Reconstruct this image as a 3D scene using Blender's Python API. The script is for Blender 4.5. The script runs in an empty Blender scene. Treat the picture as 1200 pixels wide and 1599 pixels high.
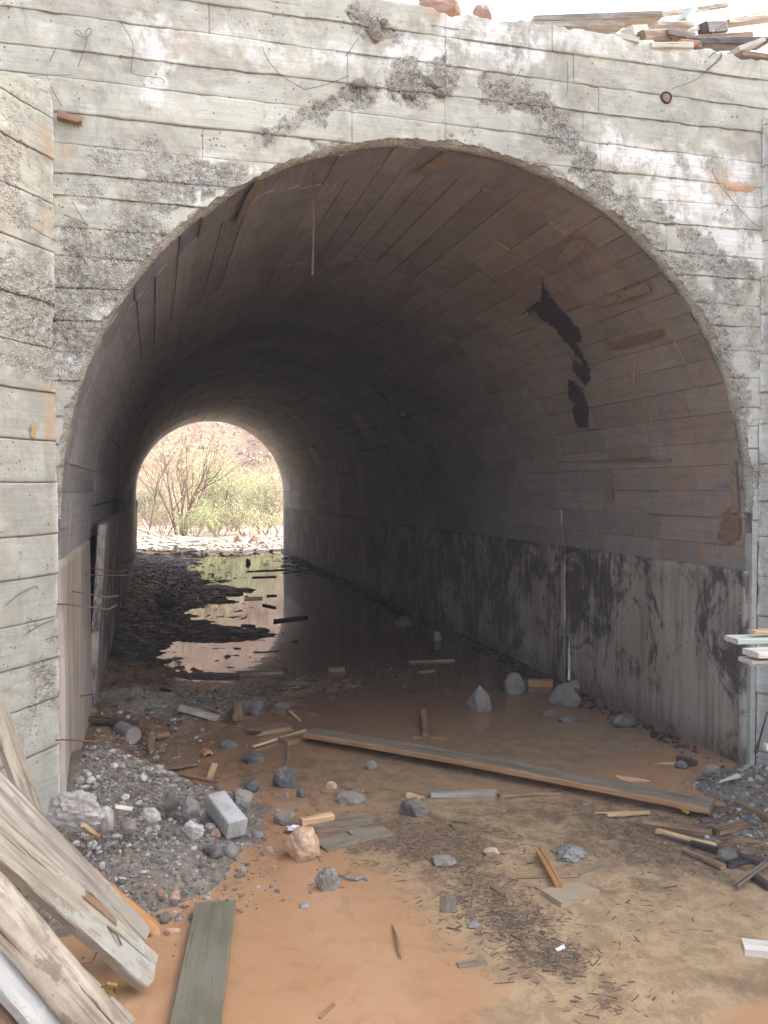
import bpy, math, random
import numpy as np
from mathutils import Vector, Matrix

R_ = math.radians
sc = bpy.context.scene
col = sc.collection
random.seed(7)

# ------------------------------------------------------------------ camera
CAM = Vector((-1.447, -4.17, 1.6))
PSI, PIT, FPX = R_(15.14), R_(-1.485), 1330.0
cd = bpy.data.cameras.new('camera')
cam = bpy.data.objects.new('camera', cd)
col.objects.link(cam)
cam.location = CAM
cam.rotation_euler = (R_(90) + PIT, 0, -PSI)
cd.sensor_fit = 'VERTICAL'
cd.sensor_height = 36.0
cd.sensor_width = 27.0
cd.lens = FPX / 1599.0 * 36.0
cd.clip_start = 0.05
cd.clip_end = 2000
sc.camera = cam

# ------------------------------------------------------------------ light
SUN_AZ, SUN_EL = R_(90), R_(37)      # azimuth clockwise from +Y (the tunnel axis)
world = bpy.data.worlds.new('World')
sc.world = world
world.use_nodes = True
wn = world.node_tree
wn.nodes.clear()
wo = wn.nodes.new('ShaderNodeOutputWorld')
wb = wn.nodes.new('ShaderNodeBackground')
ws = wn.nodes.new('ShaderNodeTexSky')
ws.sky_type = 'NISHITA'
ws.sun_disc = False
ws.sun_elevation = SUN_EL
ws.sun_rotation = SUN_AZ
ws.air_density = 1.0
ws.dust_density = 5.0
ws.ozone_density = 1.0
wb.inputs['Strength'].default_value = 0.15
whs = wn.nodes.new('ShaderNodeHueSaturation')
whs.inputs['Saturation'].default_value = 0.75
wn.links.new(ws.outputs[0], whs.inputs['Color'])
wn.links.new(whs.outputs[0], wb.inputs['Color'])
wn.links.new(wb.outputs[0], wo.inputs['Surface'])
sl = bpy.data.lights.new('sun', 'SUN')
sl.energy = 3.5
sl.angle = R_(0.5)
sl.color = (1.0, 0.95, 0.87)
sun = bpy.data.objects.new('sun', sl)
col.objects.link(sun)
sdir = Vector((math.sin(SUN_AZ) * math.cos(SUN_EL), math.cos(SUN_AZ) * math.cos(SUN_EL), math.sin(SUN_EL)))
sun.rotation_euler = sdir.to_track_quat('Z', 'Y').to_euler()
sun.location = sdir * 40
sc.view_settings.view_transform = 'Standard'
sc.view_settings.look = 'None'
sc.view_settings.exposure = 2.43
sc.view_settings.gamma = 1.0
sc.view_settings.use_curve_mapping = False
sc.cycles.max_bounces = 14
sc.cycles.diffuse_bounces = 9
sc.cycles.glossy_bounces = 4
sc.cycles.use_denoising = True

# ------------------------------------------------------------------ pixel <-> place helpers
_Rm = cam.rotation_euler.to_matrix()


def ray(px, py):
    return (_Rm @ Vector(((px - 600) / FPX, -(py - 799.5) / FPX, -1.0)))


def gp(px, py, z=0.0):
    d = ray(px, py)
    return CAM + d * ((z - CAM.z) / d.z)


def yp(px, py, Y=0.0):
    d = ray(px, py)
    return CAM + d * ((Y - CAM.y) / d.y)


def xp(px, py, X):
    d = ray(px, py)
    return CAM + d * ((X - CAM.x) / d.x)


def dp(px, py, depth):
    return CAM + ray(px, py) * depth


# ------------------------------------------------------------------ numpy noise
def _h(i, j, k, s):
    with np.errstate(over='ignore'):
        n = (i.astype(np.int64) * 374761393 + j.astype(np.int64) * 668265263 + k.astype(np.int64) * 2147483647 + s * 974634777) & 0xFFFFFFFF
        n = ((n ^ (n >> 13)) * 1274126177) & 0xFFFFFFFF
        n = (n ^ (n >> 16)) & 0xFFFFFFFF
        n = ((n ^ (n >> 11)) * 2246822519) & 0xFFFFFFFF
        n = (n ^ (n >> 15)) & 0xFFFFFFFF
    return n / 4294967295.0


def vn(x, y, z=0.0, s=0):
    x = np.asarray(x, float); y = np.asarray(y, float) + 0 * x; z = np.asarray(z, float) + 0 * x
    i, j, k = np.floor(x), np.floor(y), np.floor(z)
    u, v, w = x - i, y - j, z - k
    u = u * u * (3 - 2 * u); v = v * v * (3 - 2 * v); w = w * w * (3 - 2 * w)
    r = 0
    for a in (0, 1):
        for b in (0, 1):
            for c in (0, 1):
                r = r + _h(i + a, j + b, k + c, s) * (u if a else 1 - u) * (v if b else 1 - v) * (w if c else 1 - w)
    return r * 2 - 1


def fbm(x, y, z=0.0, s=0, o=4, g=0.5):
    r, a, f, t = 0, 1.0, 1.0, 0
    for q in range(o):
        r = r + a * vn(np.asarray(x) * f, np.asarray(y) * f, np.asarray(z) * f, s + q * 17)
        t += a; a *= g; f *= 2.03
    return r / t


def worley(x, y, s=0):
    x = np.asarray(x, float); y = np.asarray(y, float)
    i, j = np.floor(x), np.floor(y)
    d = np.full(x.shape, 9.0)
    for a in (-1, 0, 1):
        for b in (-1, 0, 1):
            cx = i + a + _h(i + a, j + b, i * 0, s)
            cy = j + b + _h(i + a, j + b, i * 0 + 1, s)
            d = np.minimum(d, (x - cx) ** 2 + (y - cy) ** 2)
    return np.sqrt(d)


def sstep(a, b, x):
    t = np.clip((x - a) / (b - a), 0, 1)
    return t * t * (3 - 2 * t)


# ------------------------------------------------------------------ object helpers
def link(name, me, m=None, parent=None):
    o = bpy.data.objects.new(name, me)
    col.objects.link(o)
    if m is not None:
        me.materials.append(m)
    if parent is not None:
        o.parent = parent
    return o


def tag(o, label=None, cat=None, group=None, kind=None):
    if label: o['label'] = label
    if cat: o['category'] = cat
    if group: o['group'] = group
    if kind: o['kind'] = kind
    return o


def thing(name, label, cat, loc=(0, 0, 0), group=None):
    o = bpy.data.objects.new(name, None)
    o.empty_display_size = 0.1
    col.objects.link(o)
    o.location = loc
    return tag(o, label, cat, group)


def raw_mesh(name, V, F, attrs=None, smooth=False):
    """V (n,3) array, F list/array of faces"""
    me = bpy.data.meshes.new(name)
    if isinstance(F, np.ndarray):
        n, k = F.shape
        me.vertices.add(len(V)); me.vertices.foreach_set('co', np.asarray(V, np.float32).ravel())
        me.loops.add(n * k); me.loops.foreach_set('vertex_index', F.astype(np.int32).ravel())
        me.polygons.add(n); me.polygons.foreach_set('loop_start', np.arange(0, n * k, k, dtype=np.int32))
        me.update(calc_edges=True)
    else:
        me.from_pydata([tuple(v) for v in V], [], F)
        me.update()
    for k_, a in (attrs or {}).items():
        at = me.attributes.new(k_, 'FLOAT', 'POINT')
        at.data.foreach_set('value', np.asarray(a, np.float32).ravel())
    if smooth:
        me.polygons.foreach_set('use_smooth', np.ones(len(me.polygons), bool))
    return me


def grid_faces(n, m):
    idx = np.arange(n * m).reshape(n, m)
    return np.stack([idx[:-1, :-1], idx[:-1, 1:], idx[1:, 1:], idx[1:, :-1]], -1).reshape(-1, 4)


class Buf:
    def __init__(s):
        s.V = []; s.F = []

    def add(s, V, F):
        b = len(s.V)
        s.V += [tuple(v) for v in V]
        s.F += [tuple(i + b for i in f) for f in F]

    def box(s, c, h, rot=None):
        P = [Vector((x, y, z)) for x in (-h[0], h[0]) for y in (-h[1], h[1]) for z in (-h[2], h[2])]
        if rot is not None: P = [rot @ p for p in P]
        s.add([p + Vector(c) for p in P], [(0, 1, 3, 2), (4, 6, 7, 5), (0, 4, 5, 1), (2, 3, 7, 6), (0, 2, 6, 4), (1, 5, 7, 3)])

    def tube(s, pts, rad, n=6):
        pts = [Vector(p) for p in pts]
        if not hasattr(rad, '__len__'): rad = [rad] * len(pts)
        V = []; up = Vector((0.13, 0.21, 0.97)).normalized()
        for i, p in enumerate(pts):
            t = (pts[min(i + 1, len(pts) - 1)] - pts[max(i - 1, 0)])
            t = t.normalized() if t.length > 0 else Vector((0, 0, 1))
            a = t.cross(up)
            if a.length < 0.05: a = t.cross(Vector((1, 0, 0)))
            a.normalize(); b = t.cross(a)
            for k in range(n):
                w = 2 * math.pi * k / n
                V.append(p + (a * math.cos(w) + b * math.sin(w)) * rad[i])
        F = []
        for i in range(len(pts) - 1):
            for k in range(n):
                F.append((i * n + k, i * n + (k + 1) % n, (i + 1) * n + (k + 1) % n, (i + 1) * n + k))
        F.append(tuple(range(n))[::-1]); F.append(tuple(range((len(pts) - 1) * n, len(pts) * n)))
        s.add(V, F)

    def build(s, name, m, parent=None, smooth=False):
        me = raw_mesh(name, s.V, s.F, smooth=smooth)
        return link(name, me, m, parent)


# ------------------------------------------------------------------ materials
class Mat:
    def __init__(s, name, rough=0.9, spec=0.3):
        s.m = bpy.data.materials.new(name)
        s.m.use_nodes = True
        s.t = s.m.node_tree
        s.b = s.t.nodes['Principled BSDF']
        s.b.inputs['Roughness'].default_value = rough
        s.b.inputs['Specular IOR Level'].default_value = spec
        s.pos = s.n('ShaderNodeNewGeometry').outputs['Position']
        s.tc = s.n('ShaderNodeTexCoord').outputs['Object']

    def n(s, t, **k):
        nd = s.t.nodes.new(t)
        for a, v in k.items(): setattr(nd, a, v)
        return nd

    def put(s, sock, v):
        if isinstance(v, bpy.types.NodeSocket): s.t.links.new(v, sock)
        elif isinstance(v, (tuple, list)) and len(v) == 3 and sock.type == 'RGBA': sock.default_value = (*v, 1)
        else: sock.default_value = v

    def vec(s, src, sx, sy, sz):
        nd = s.n('ShaderNodeVectorMath', operation='MULTIPLY')
        s.put(nd.inputs[0], src); nd.inputs[1].default_value = (sx, sy, sz)
        return nd.outputs[0]

    def noise(s, v, scale, det=5, ro=0.55, dist=0.0):
        nd = s.n('ShaderNodeTexNoise')
        s.put(nd.inputs['Vector'], v); nd.inputs['Scale'].default_value = scale
        nd.inputs['Detail'].default_value = det; nd.inputs['Roughness'].default_value = ro
        nd.inputs['Distortion'].default_value = dist
        return nd.outputs['Fac']

    def vor(s, v, scale, feat='F1', out='Distance'):
        nd = s.n('ShaderNodeTexVoronoi', feature=feat)
        s.put(nd.inputs['Vector'], v); nd.inputs['Scale'].default_value = scale
        return nd.outputs[out]

    def sm(s, f, a, b, lo=0.0, hi=1.0):
        nd = s.n('ShaderNodeMapRange', interpolation_type='SMOOTHSTEP')
        s.put(nd.inputs['Value'], f)
        nd.inputs['From Min'].default_value = a; nd.inputs['From Max'].default_value = b
        nd.inputs['To Min'].default_value = lo; nd.inputs['To Max'].default_value = hi
        return nd.outputs['Result']

    def mix(s, f, a, b, mode='MIX'):
        nd = s.n('ShaderNodeMix', data_type='RGBA', blend_type=mode)
        s.put(nd.inputs['Factor'], f); s.put(nd.inputs['A'], a) if False else None
        s.put(nd.inputs[6], a); s.put(nd.inputs[7], b)
        return nd.outputs[2]

    def ma(s, op, a, b=0.0):
        nd = s.n('ShaderNodeMath', operation=op)
        s.put(nd.inputs[0], a); s.put(nd.inputs[1], b)
        return nd.outputs[0]

    def mul(s, a, b): return s.ma('MULTIPLY', a, b)

    def add(s, a, b): return s.ma('ADD', a, b)

    def attr(s, name):
        return s.n('ShaderNodeAttribute', attribute_name=name).outputs['Fac']

    def z(s):
        nd = s.n('ShaderNodeSeparateXYZ'); s.put(nd.inputs[0], s.pos); return nd.outputs

    def rnd(s): return s.n('ShaderNodeObjectInfo').outputs['Random']

    def island(s): return s.n('ShaderNodeNewGeometry').outputs['Random Per Island']

    def finish(s, color, height=None, dist=0.01, strength=1.0, rough=None):
        s.put(s.b.inputs['Base Color'], color)
        if rough is not None: s.put(s.b.inputs['Roughness'], rough)
        if height is not None:
            bp = s.n('ShaderNodeBump')
            bp.inputs['Strength'].default_value = strength
            bp.inputs['Distance'].default_value = dist
            s.put(bp.inputs['Height'], height)
            s.t.links.new(bp.outputs[0], s.b.inputs['Normal'])
        return s.m


def make_facade_mat():
    M = Mat('weathered_board_formed_concrete')
    p = M.pos
    big = M.noise(p, 1.3, 4); med = M.noise(p, 6, 6, 0.65); fine = M.noise(p, 60, 5, 0.7)
    grain = M.noise(M.vec(p, 3, 3, 75), 1.0, 5, 0.6)
    c = M.mix(M.sm(big, 0.38, 0.62), (0.325, 0.33, 0.29), (0.49, 0.49, 0.42))
    c = M.mix(M.attr('tone'), M.mix(0.30, c, (0.26, 0.25, 0.235)), c)
    c = M.mix(M.sm(med, 0.44, 0.70, 0, .8), c, (0.56, 0.565, 0.51))
    m2 = M.noise(p, 3.3, 7, 0.72, 0.6)
    c = M.mix(M.sm(m2, 0.48, 0.62, 0, 0.7), c, (0.27, 0.265, 0.235))
    m3 = M.noise(p, 2.1, 7, 0.75, 1.0)
    c = M.mix(M.sm(m3, 0.52, 0.66, 0, 0.55), c, (0.40, 0.335, 0.25))
    x_, y_, z_ = M.z()
    c = M.mix(M.sm(z_, 3.2, 0.9, 0, 0.55), c, (0.33, 0.34, 0.325))  # weaker skylight low on the wall put into the colour, greyer below
    drip = M.noise(M.vec(p, 8, 8, 1.3), 1.0, 7, 0.7)
    c = M.mix(M.sm(drip, 0.52, 0.75, 0, 0.55), c, (0.22, 0.21, 0.20))
    drip2 = M.noise(M.vec(p, 5, 5, 3.2), 1.3, 7, 0.75)
    c = M.mix(M.mul(M.sm(drip2, 0.40, 0.56, 0, 0.8), M.attr('white')), c, (0.74, 0.74, 0.73))
    c = M.mix(M.sm(grain, 0.35, 0.7, 0, 0.28), c, (0.24, 0.22, 0.19))
    tan = M.mul(M.sm(M.noise(p, 4.5, 6, 0.7), 0.45, 0.65), M.attr('tan'))
    c = M.mix(M.mul(tan, 0.7), c, (0.43, 0.31, 0.21))
    # exposed aggregate
    v = M.vor(p, 85); vc = M.vor(p, 60, out='Color')
    agg = M.mix(M.sm(fine, 0.3, 0.7), (0.25, 0.235, 0.205), (0.44, 0.415, 0.365))
    bw = M.n('ShaderNodeRGBToBW'); M.put(bw.inputs[0], vc)
    agg = M.mix(M.sm(bw.outputs[0], 0.25, 0.8), M.mix(0.5, agg, (0.14, 0.135, 0.125)), M.mix(0.5, agg, (0.58, 0.565, 0.53)))
    agg = M.mix(M.sm(M.noise(p, 11, 5, 0.7), 0.42, 0.58, 0, 0.7), agg, (0.45, 0.43, 0.385))
    agg = M.mix(M.sm(v, 0.4, 0.75, 0, .6), agg, (0.15, 0.14, 0.13))
    rk = M.sm(M.add(M.attr('rough'), M.mul(M.add(M.noise(p, 16, 6, 0.75), -0.5), 1.3)), 0.25, 0.75)
    c = M.mix(M.mul(rk, 0.82), c, agg)
    c = M.mix(M.attr('edge'), c, (0.20, 0.155, 0.115))
    pits = M.mul(M.sm(M.vor(p, 34), 0.10, 0.17, 1, 0), M.sm(M.noise(p, 5, 3), 0.47, 0.6))
    c = M.mix(M.mul(pits, 0.75), c, (0.10, 0.09, 0.08))
    spk = M.sm(M.noise(p, 140, 3, 0.6), 0.64, 0.74, 0, 0.7)
    c = M.mix(spk, c, (0.14, 0.13, 0.12))
    c = M.mix(1.0, c, (0.985, 0.985, 0.94), 'MULTIPLY')
    h = M.add(M.mul(grain, 0.35), M.mul(fine, 0.5))
    h = M.add(h, M.mul(M.mul(M.sm(v, 0.0, 0.6, 1, 0), 1.6), M.attr('rough')))
    h = M.add(h, M.mul(pits, -1.2))
    return M.finish(c, h, 0.007, 0.9)


def make_vault_mat():
    M = Mat('brown_stained_vault_concrete')
    p = M.pos
    big = M.noise(p, 1.1, 4); med = M.noise(p, 7, 6, 0.65)
    grain = M.noise(M.vec(p, 40, 2.2, 40), 1.0, 5, 0.6)
    c = M.mix(M.sm(big, 0.35, 0.65), (0.235, 0.222, 0.226), (0.315, 0.298, 0.298))
    c = M.mix(M.attr('tone'), M.mix(0.32, c, (0.13, 0.115, 0.113)), M.mix(0.30, c, (0.39, 0.36, 0.32)))
    c = M.mix(M.sm(med, 0.45, 0.75, 0, 0.5), c, (0.36, 0.335, 0.31))
    x, y, z = M.z()
    deep_shade = M.mul(M.sm(y, 2.0, 6.0), M.sm(y, 16.5, 13.0))  # light fall-off into the tunnel, painted into the vault colour
    c = M.mix(M.mul(deep_shade, M.sm(M.noise(p, 1.2, 6, 0.7), 0.3, 0.6, 0.35, 0.8)), c, (0.085, 0.078, 0.088))
    near = M.mul(M.sm(y, 4.0, 0.3), M.sm(x, -0.2, 1.2))
    c = M.mix(M.mul(near, 0.6), c, M.mix(M.attr('tone'), (0.22, 0.175, 0.13), (0.32, 0.255, 0.19)))
    rust = M.mul(M.sm(M.noise(M.vec(p, 1, 1, 1.5), 3.4, 8, 0.8, 0.5), 0.47, 0.60), near)
    c = M.mix(M.mul(rust, 0.65), c, (0.38, 0.24, 0.15))
    c = M.mix(M.sm(M.noise(p, 2.2, 7, 0.75, .5), 0.5, 0.62, 0, 0.42), c, (0.17, 0.15, 0.145))
    c = M.mix(M.sm(grain, 0.45, 0.7, 0, 0.35), c, (0.15, 0.125, 0.115))
    c = M.mix(M.mul(M.sm(M.vor(M.vec(p, 1, .4, 1), 40), 0.08, 0.14, 1, 0), 0.6), c, (0.07, 0.06, 0.055))
    h = M.add(M.mul(grain, 0.6), M.mul(M.noise(p, 70, 4, 0.6), 0.5))
    h = M.add(h, M.mul(M.noise(p, 18, 6, 0.75), 1.2))
    lime = M.mul(M.sm(M.noise(M.vec(p, 6, 2, 1.4), 1.0, 7, 0.75), 0.60, 0.70), 0.4)
    c = M.mix(lime, c, (0.42, 0.40, 0.37))
    return M.finish(c, h, 0.008, 0.9, rough=0.82)


def make_sidewall_mat(name, soot):
    M = Mat(name, rough=0.8)
    p = M.pos
    big = M.noise(p, 1.5, 4)
    c = M.mix(M.sm(big, 0.35, 0.65), (0.32, 0.275, 0.225), (0.41, 0.36, 0.30))
    st = M.noise(M.vec(p, 16, 16, 1.1), 1.0, 6, 0.65)
    c = M.mix(M.sm(st, 0.42, 0.66, 0, 0.6), c, (0.13, 0.12, 0.11))
    st3 = M.noise(M.vec(p, 11, 11, 0.5), 1.7, 4, 0.6)
    c = M.mix(M.sm(st3, 0.58, 0.72, 0, 0.35), c, (0.40, 0.37, 0.325))
    o = M.noise(M.vec(p, 5, 5, 1.6), 1.0, 5, 0.7)
    c = M.mix(M.sm(o, 0.57, 0.72, 0, 0.6), c, (0.36, 0.23, 0.14))
    if soot:
        x, y, z = M.z()
        a = M.add(M.mul(M.noise(M.vec(p, 2.4, 2.4, 2.0), 1.0, 9, 0.78, 0.8), 1.7), -0.35)
        a = M.add(a, M.mul(M.noise(M.vec(p, 24, 24, 6.0), 1.0, 6, 0.8), 0.75))
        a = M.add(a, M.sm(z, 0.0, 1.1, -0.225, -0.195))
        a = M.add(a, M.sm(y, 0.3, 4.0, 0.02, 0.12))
        a = M.add(a, -0.17)
        k = M.sm(a, 0.47, 0.68)
        c = M.mix(M.mul(k, 0.84), c, (0.05, 0.045, 0.047))
        c = M.mix(M.sm(y, 3.0, 9.0, 0, 0.45), c, (0.13, 0.115, 0.11))  # whole wall colour gets darker further into the tunnel
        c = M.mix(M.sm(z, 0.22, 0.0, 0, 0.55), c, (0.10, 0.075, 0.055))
    h = M.add(M.mul(st, 0.5), M.mul(M.noise(p, 60, 5, 0.65), 0.6))
    return M.finish(c, h, 0.006, 0.9)


def make_wood(name, c1, c2, c3, wet=0.75, patch=None, grain=1.0, edge=None):
    M = Mat(name, rough=wet)
    t = M.tc
    r = M.rnd()
    off = M.n('ShaderNodeVectorMath', operation='ADD')
    M.put(off.inputs[0], t)
    cmb = M.n('ShaderNodeCombineXYZ')
    for i in range(3): M.put(cmb.inputs[i], M.mul(r, 37.0 + i * 11))
    M.put(off.inputs[1], cmb.outputs[0])
    t = off.outputs[0]
    g = M.noise(M.vec(t, 2.2, 48, 48), 1.0, 6, 0.6, 0.4)
    b = M.noise(M.vec(t, 3, 9, 9), 1.0, 5, 0.6)
    c = M.mix(M.sm(b, 0.38, 0.64), c1, c2)
    c = M.mix(M.sm(g, 0.44, 0.68, 0, 0.85 * grain), c, c3)
    if patch:
        k = M.sm(M.noise(M.vec(t, 5, 11, 11), 1.0, 7, 0.72), 0.52, 0.60, 0, 0.85)
        c = M.mix(k, c, patch)
    crack = M.sm(M.noise(M.vec(t, 1.1, 70, 70), 1.0, 4, 0.6), 0.63, 0.68, 0, 0.75)
    c = M.mix(crack, c, (0.035, 0.025, 0.02))
    spk = M.sm(M.noise(t, 90, 3, 0.6), 0.62, 0.72, 0, 0.5)
    c = M.mix(spk, c, c3)
    c = M.mix(0.35, c, M.mix(r, (0.3, 0.3, 0.3), (0.7, 0.68, 0.64)), 'OVERLAY')
    h = M.add(M.mul(g, 0.8), M.mul(crack, -0.9))
    return M.finish(c, h, 0.004, 0.8)


def make_rock(name, c1, c2, c3, rough=0.9, sc_=1.0):
    M = Mat(name, rough=rough)
    t = M.pos
    a = M.noise(t, 14 * sc_, 6, 0.65); f = M.noise(t, 95 * sc_, 5, 0.7)
    c = M.mix(M.sm(a, 0.38, 0.62), c1, c2)
    c = M.mix(M.sm(f, 0.5, 0.7, 0, 0.7), c, c3)
    c = M.mix(M.sm(M.noise(t, 7, 5, 0.7), 0.42, 0.62, 0, 0.55), c, (0.20, 0.145, 0.10))
    h = M.add(M.mul(a, 0.6), M.mul(f, 0.6))
    return M.finish(c, h, 0.008, 0.9)


def make_stuff(name, cols, rough=0.9):
    M = Mat(name, rough=rough)
    r = M.island()
    c = cols[0]
    for i, cc in enumerate(cols[1:], 1):
        f = i / len(cols)
        c = M.mix(M.sm(r, f - 0.03, f + 0.03), c, cc)
    f = M.noise(M.pos, 80, 4, 0.6)
    c = M.mix(M.sm(f, 0.45, 0.75, 0, 0.45), c, (0.08, 0.07, 0.06))
    return M.finish(c, f, 0.004, 0.6)


def flat(name, c, rough=0.8, metal=0.0):
    M = Mat(name, rough=rough)
    M.b.inputs['Metallic'].default_value = metal
    f = M.noise(M.pos, 45, 5, 0.65)
    c2 = tuple(x * 0.55 for x in c)
    return M.finish(M.mix(M.sm(f, 0.35, 0.7), c, c2), f, 0.003, 0.6)


def make_ground_mat():
    M = Mat('wet_red_mud_and_gravel', rough=0.75)
    p = M.pos
    a = M.noise(p, 5, 7, 0.68); b = M.noise(p, 28, 6, 0.7); f = M.noise(p, 110, 4, 0.7)
    mud = M.mix(M.sm(a, 0.4, 0.62), (0.17, 0.095, 0.052), (0.24, 0.14, 0.078))
    mud = M.mix(M.sm(b, 0.5, 0.62, 0, 0.65), mud, (0.085, 0.062, 0.048))
    gr = M.mix(M.sm(b, 0.38, 0.62), (0.12, 0.105, 0.085), (0.27, 0.24, 0.20))
    gr = M.mix(M.sm(M.vor(p, 45), 0.15, 0.5), M.mix(0.3, gr, (.06, .055, .05)), gr)
    k = M.sm(M.add(M.attr('gravel'), M.mul(M.add(a, -0.5), 1.2)), 0.3, 0.62)
    gr = M.mix(M.sm(a, 0.42, 0.6, 0, .6), gr, (0.15, 0.105, 0.07))
    gr = M.mix(0.12, gr, (0.33, 0.30, 0.25))
    c = M.mix(k, mud, gr)
    s = M.sm(M.add(M.attr('soot'), M.mul(M.add(b, -0.5), 0.8)), 0.3, 0.6)
    c = M.mix(M.mul(s, 0.93), c, (0.045, 0.041, 0.041))
    dry = M.mix(M.sm(a, 0.4, 0.6), (0.26, 0.18, 0.125), (0.36, 0.29, 0.22))
    dry = M.mix(M.sm(b, 0.5, 0.65, 0, 0.6), dry, (0.42, 0.38, 0.32))
    c = M.mix(M.attr('dry'), c, dry)
    wetr = M.sm(M.noise(p, 9, 5, 0.6), 0.4, 0.62, 0.35, 0.85)
    h = M.add(M.mul(b, 0.8), M.mul(f, 0.5))
    h = M.add(h, M.mul(M.vor(p, 45), -0.4))
    return M.finish(c, h, 0.014, 1.0, rough=wetr)


def make_water_mat():
    M = Mat('muddy_water', rough=0.05, spec=0.5)
    M.b.inputs['IOR'].default_value = 1.33
    p = M.pos
    a = M.noise(p, 1.6, 5, 0.6); b = M.noise(p, 9, 7, 0.7, 0.5); f = M.noise(M.vec(p, 38, 30, 1), 1.0, 6, 0.75, 1.2)
    deep = M.mix(M.sm(a, 0.35, 0.65), (0.38, 0.21, 0.11), (0.43, 0.26, 0.145))
    shal = M.mix(M.sm(b, 0.36, 0.62), (0.41, 0.295, 0.17), (0.29, 0.20, 0.115))
    shal = M.mix(M.sm(f, 0.46, 0.64, 0, 0.35), shal, (0.17, 0.12, 0.08))
    deep = M.mix(M.sm(b, 0.48, 0.68, 0, 0.4), deep, (0.26, 0.15, 0.085))
    lit = M.mix(M.sm(f, 0.36, 0.60), (0.27, 0.185, 0.11), (0.10, 0.075, 0.055))
    k = M.sm(M.add(M.attr('shallow'), M.mul(M.add(b, -0.5), 0.7)), 0.3, 0.65)
    c = M.mix(k, deep, shal)
    k2 = M.sm(M.add(M.attr('litter'), M.mul(M.add(b, -0.5), 1.5)), 0.25, 0.85)
    c = M.mix(M.mul(k2, 0.9), c, lit)
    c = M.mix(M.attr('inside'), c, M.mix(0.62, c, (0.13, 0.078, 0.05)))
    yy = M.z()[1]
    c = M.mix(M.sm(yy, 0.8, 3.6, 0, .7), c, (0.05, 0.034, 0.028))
    h = M.noise(M.vec(p, 5, 5, 1), 1.0, 3, 0.5)
    rg = M.sm(M.add(M.noise(p, 3.3, 6, 0.7), M.mul(M.attr('litter'), 0.25)), 0.50, 0.72, 0.025, 0.16)
    return M.finish(c, h, 0.004, 0.25, rough=rg)


m_fac = make_facade_mat()
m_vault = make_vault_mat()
m_wallR = make_sidewall_mat('soot_streaked_wall_concrete', True)
m_wallL = make_sidewall_mat('grey_green_wall_concrete', False)
m_dark = flat('dark_backing', (0.07, 0.062, 0.055))  # plain dark colour for the wall cavity and the hole ring
m_ground = make_ground_mat()
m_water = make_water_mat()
m_rust = flat('rusty_steel', (0.16, 0.10, 0.075), 0.7, 0.3)
m_wire = flat('grey_tie_wire', (0.13, 0.125, 0.13), 0.5, 0.6)
m_tar = flat('black_tar', (0.055, 0.050, 0.055), 0.75)
m_rustpatch = flat('rust_red_stain', (0.24, 0.155, 0.11), 0.9)
W_rem = make_wood('old_formwork_remnant', (0.27, 0.20, 0.145), (0.33, 0.25, 0.18), (0.20, 0.145, 0.105), 0.9, (0.24, 0.20, 0.17))
m_white = flat('white_lime_scale', (0.72, 0.72, 0.71), 0.9)
W_grey = make_wood('weathered_grey_timber', (0.29, 0.26, 0.215), (0.39, 0.355, 0.30), (0.15, 0.12, 0.09), 0.8, (0.22, 0.20, 0.175))
W_cement = make_wood('cement_crusted_timber', (0.27, 0.25, 0.205), (0.34, 0.31, 0.25), (0.17, 0.14, 0.10), 0.85, (0.33, 0.325, 0.295))
W_bark = make_wood('half_barked_log', (0.42, 0.39, 0.33), (0.28, 0.24, 0.195), (0.14, 0.115, 0.09), 0.85, (0.19, 0.165, 0.14))
W_blue = make_wood('blue_grey_cement_splashed_board', (0.33, 0.35, 0.36), (0.43, 0.45, 0.45), (0.23, 0.24, 0.245), 0.85, (0.50, 0.50, 0.48), 0.6)
W_fresh = make_wood('fresh_split_pine', (0.50, 0.33, 0.17), (0.58, 0.42, 0.24), (0.36, 0.21, 0.10), 0.6, None, 0.7)
W_orange = make_wood('wet_orange_wood', (0.36, 0.17, 0.065), (0.44, 0.24, 0.10), (0.22, 0.10, 0.045), 0.45, None, 0.8)
W_brown = make_wood('wet_brown_wood', (0.22, 0.13, 0.075), (0.31, 0.20, 0.115), (0.12, 0.075, 0.045), 0.5, (0.20, 0.15, 0.11))
W_long = make_wood('muddy_plank_wood', (0.17, 0.14, 0.10), (0.225, 0.185, 0.135), (0.12, 0.09, 0.06), 0.6, (0.20, 0.175, 0.14))
W_dark = make_wood('charred_wood', (0.055, 0.045, 0.042), (0.10, 0.085, 0.078), (0.03, 0.026, 0.026), 0.5, None)
W_green = make_wood('green_grey_formwork_board', (0.125, 0.118, 0.085), (0.17, 0.16, 0.115), (0.09, 0.082, 0.058), 0.45, (0.16, 0.15, 0.12), 0.5)
W_pale = make_wood('pale_clean_board', (0.52, 0.49, 0.42), (0.60, 0.57, 0.50), (0.42, 0.37, 0.29), 0.8, None, 0.6)
W_palegr = make_wood('pale_greenish_board', (0.40, 0.42, 0.36), (0.49, 0.50, 0.44), (0.33, 0.33, 0.28), 0.8, None, 0.5)
K_grey = make_rock('grey_concrete_rubble', (0.20, 0.188, 0.17), (0.31, 0.293, 0.265), (0.12, 0.112, 0.10))
K_dark = make_rock('wet_dark_rubble', (0.085, 0.082, 0.078), (0.145, 0.138, 0.13), (0.05, 0.047, 0.044), 0.7)
K_mid = make_rock('dim_grey_stone', (0.135, 0.128, 0.12), (0.20, 0.19, 0.178), (0.09, 0.085, 0.08))
K_light = make_rock('light_mortar_rubble', (0.42, 0.40, 0.37), (0.55, 0.53, 0.50), (0.27, 0.25, 0.23))
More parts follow.
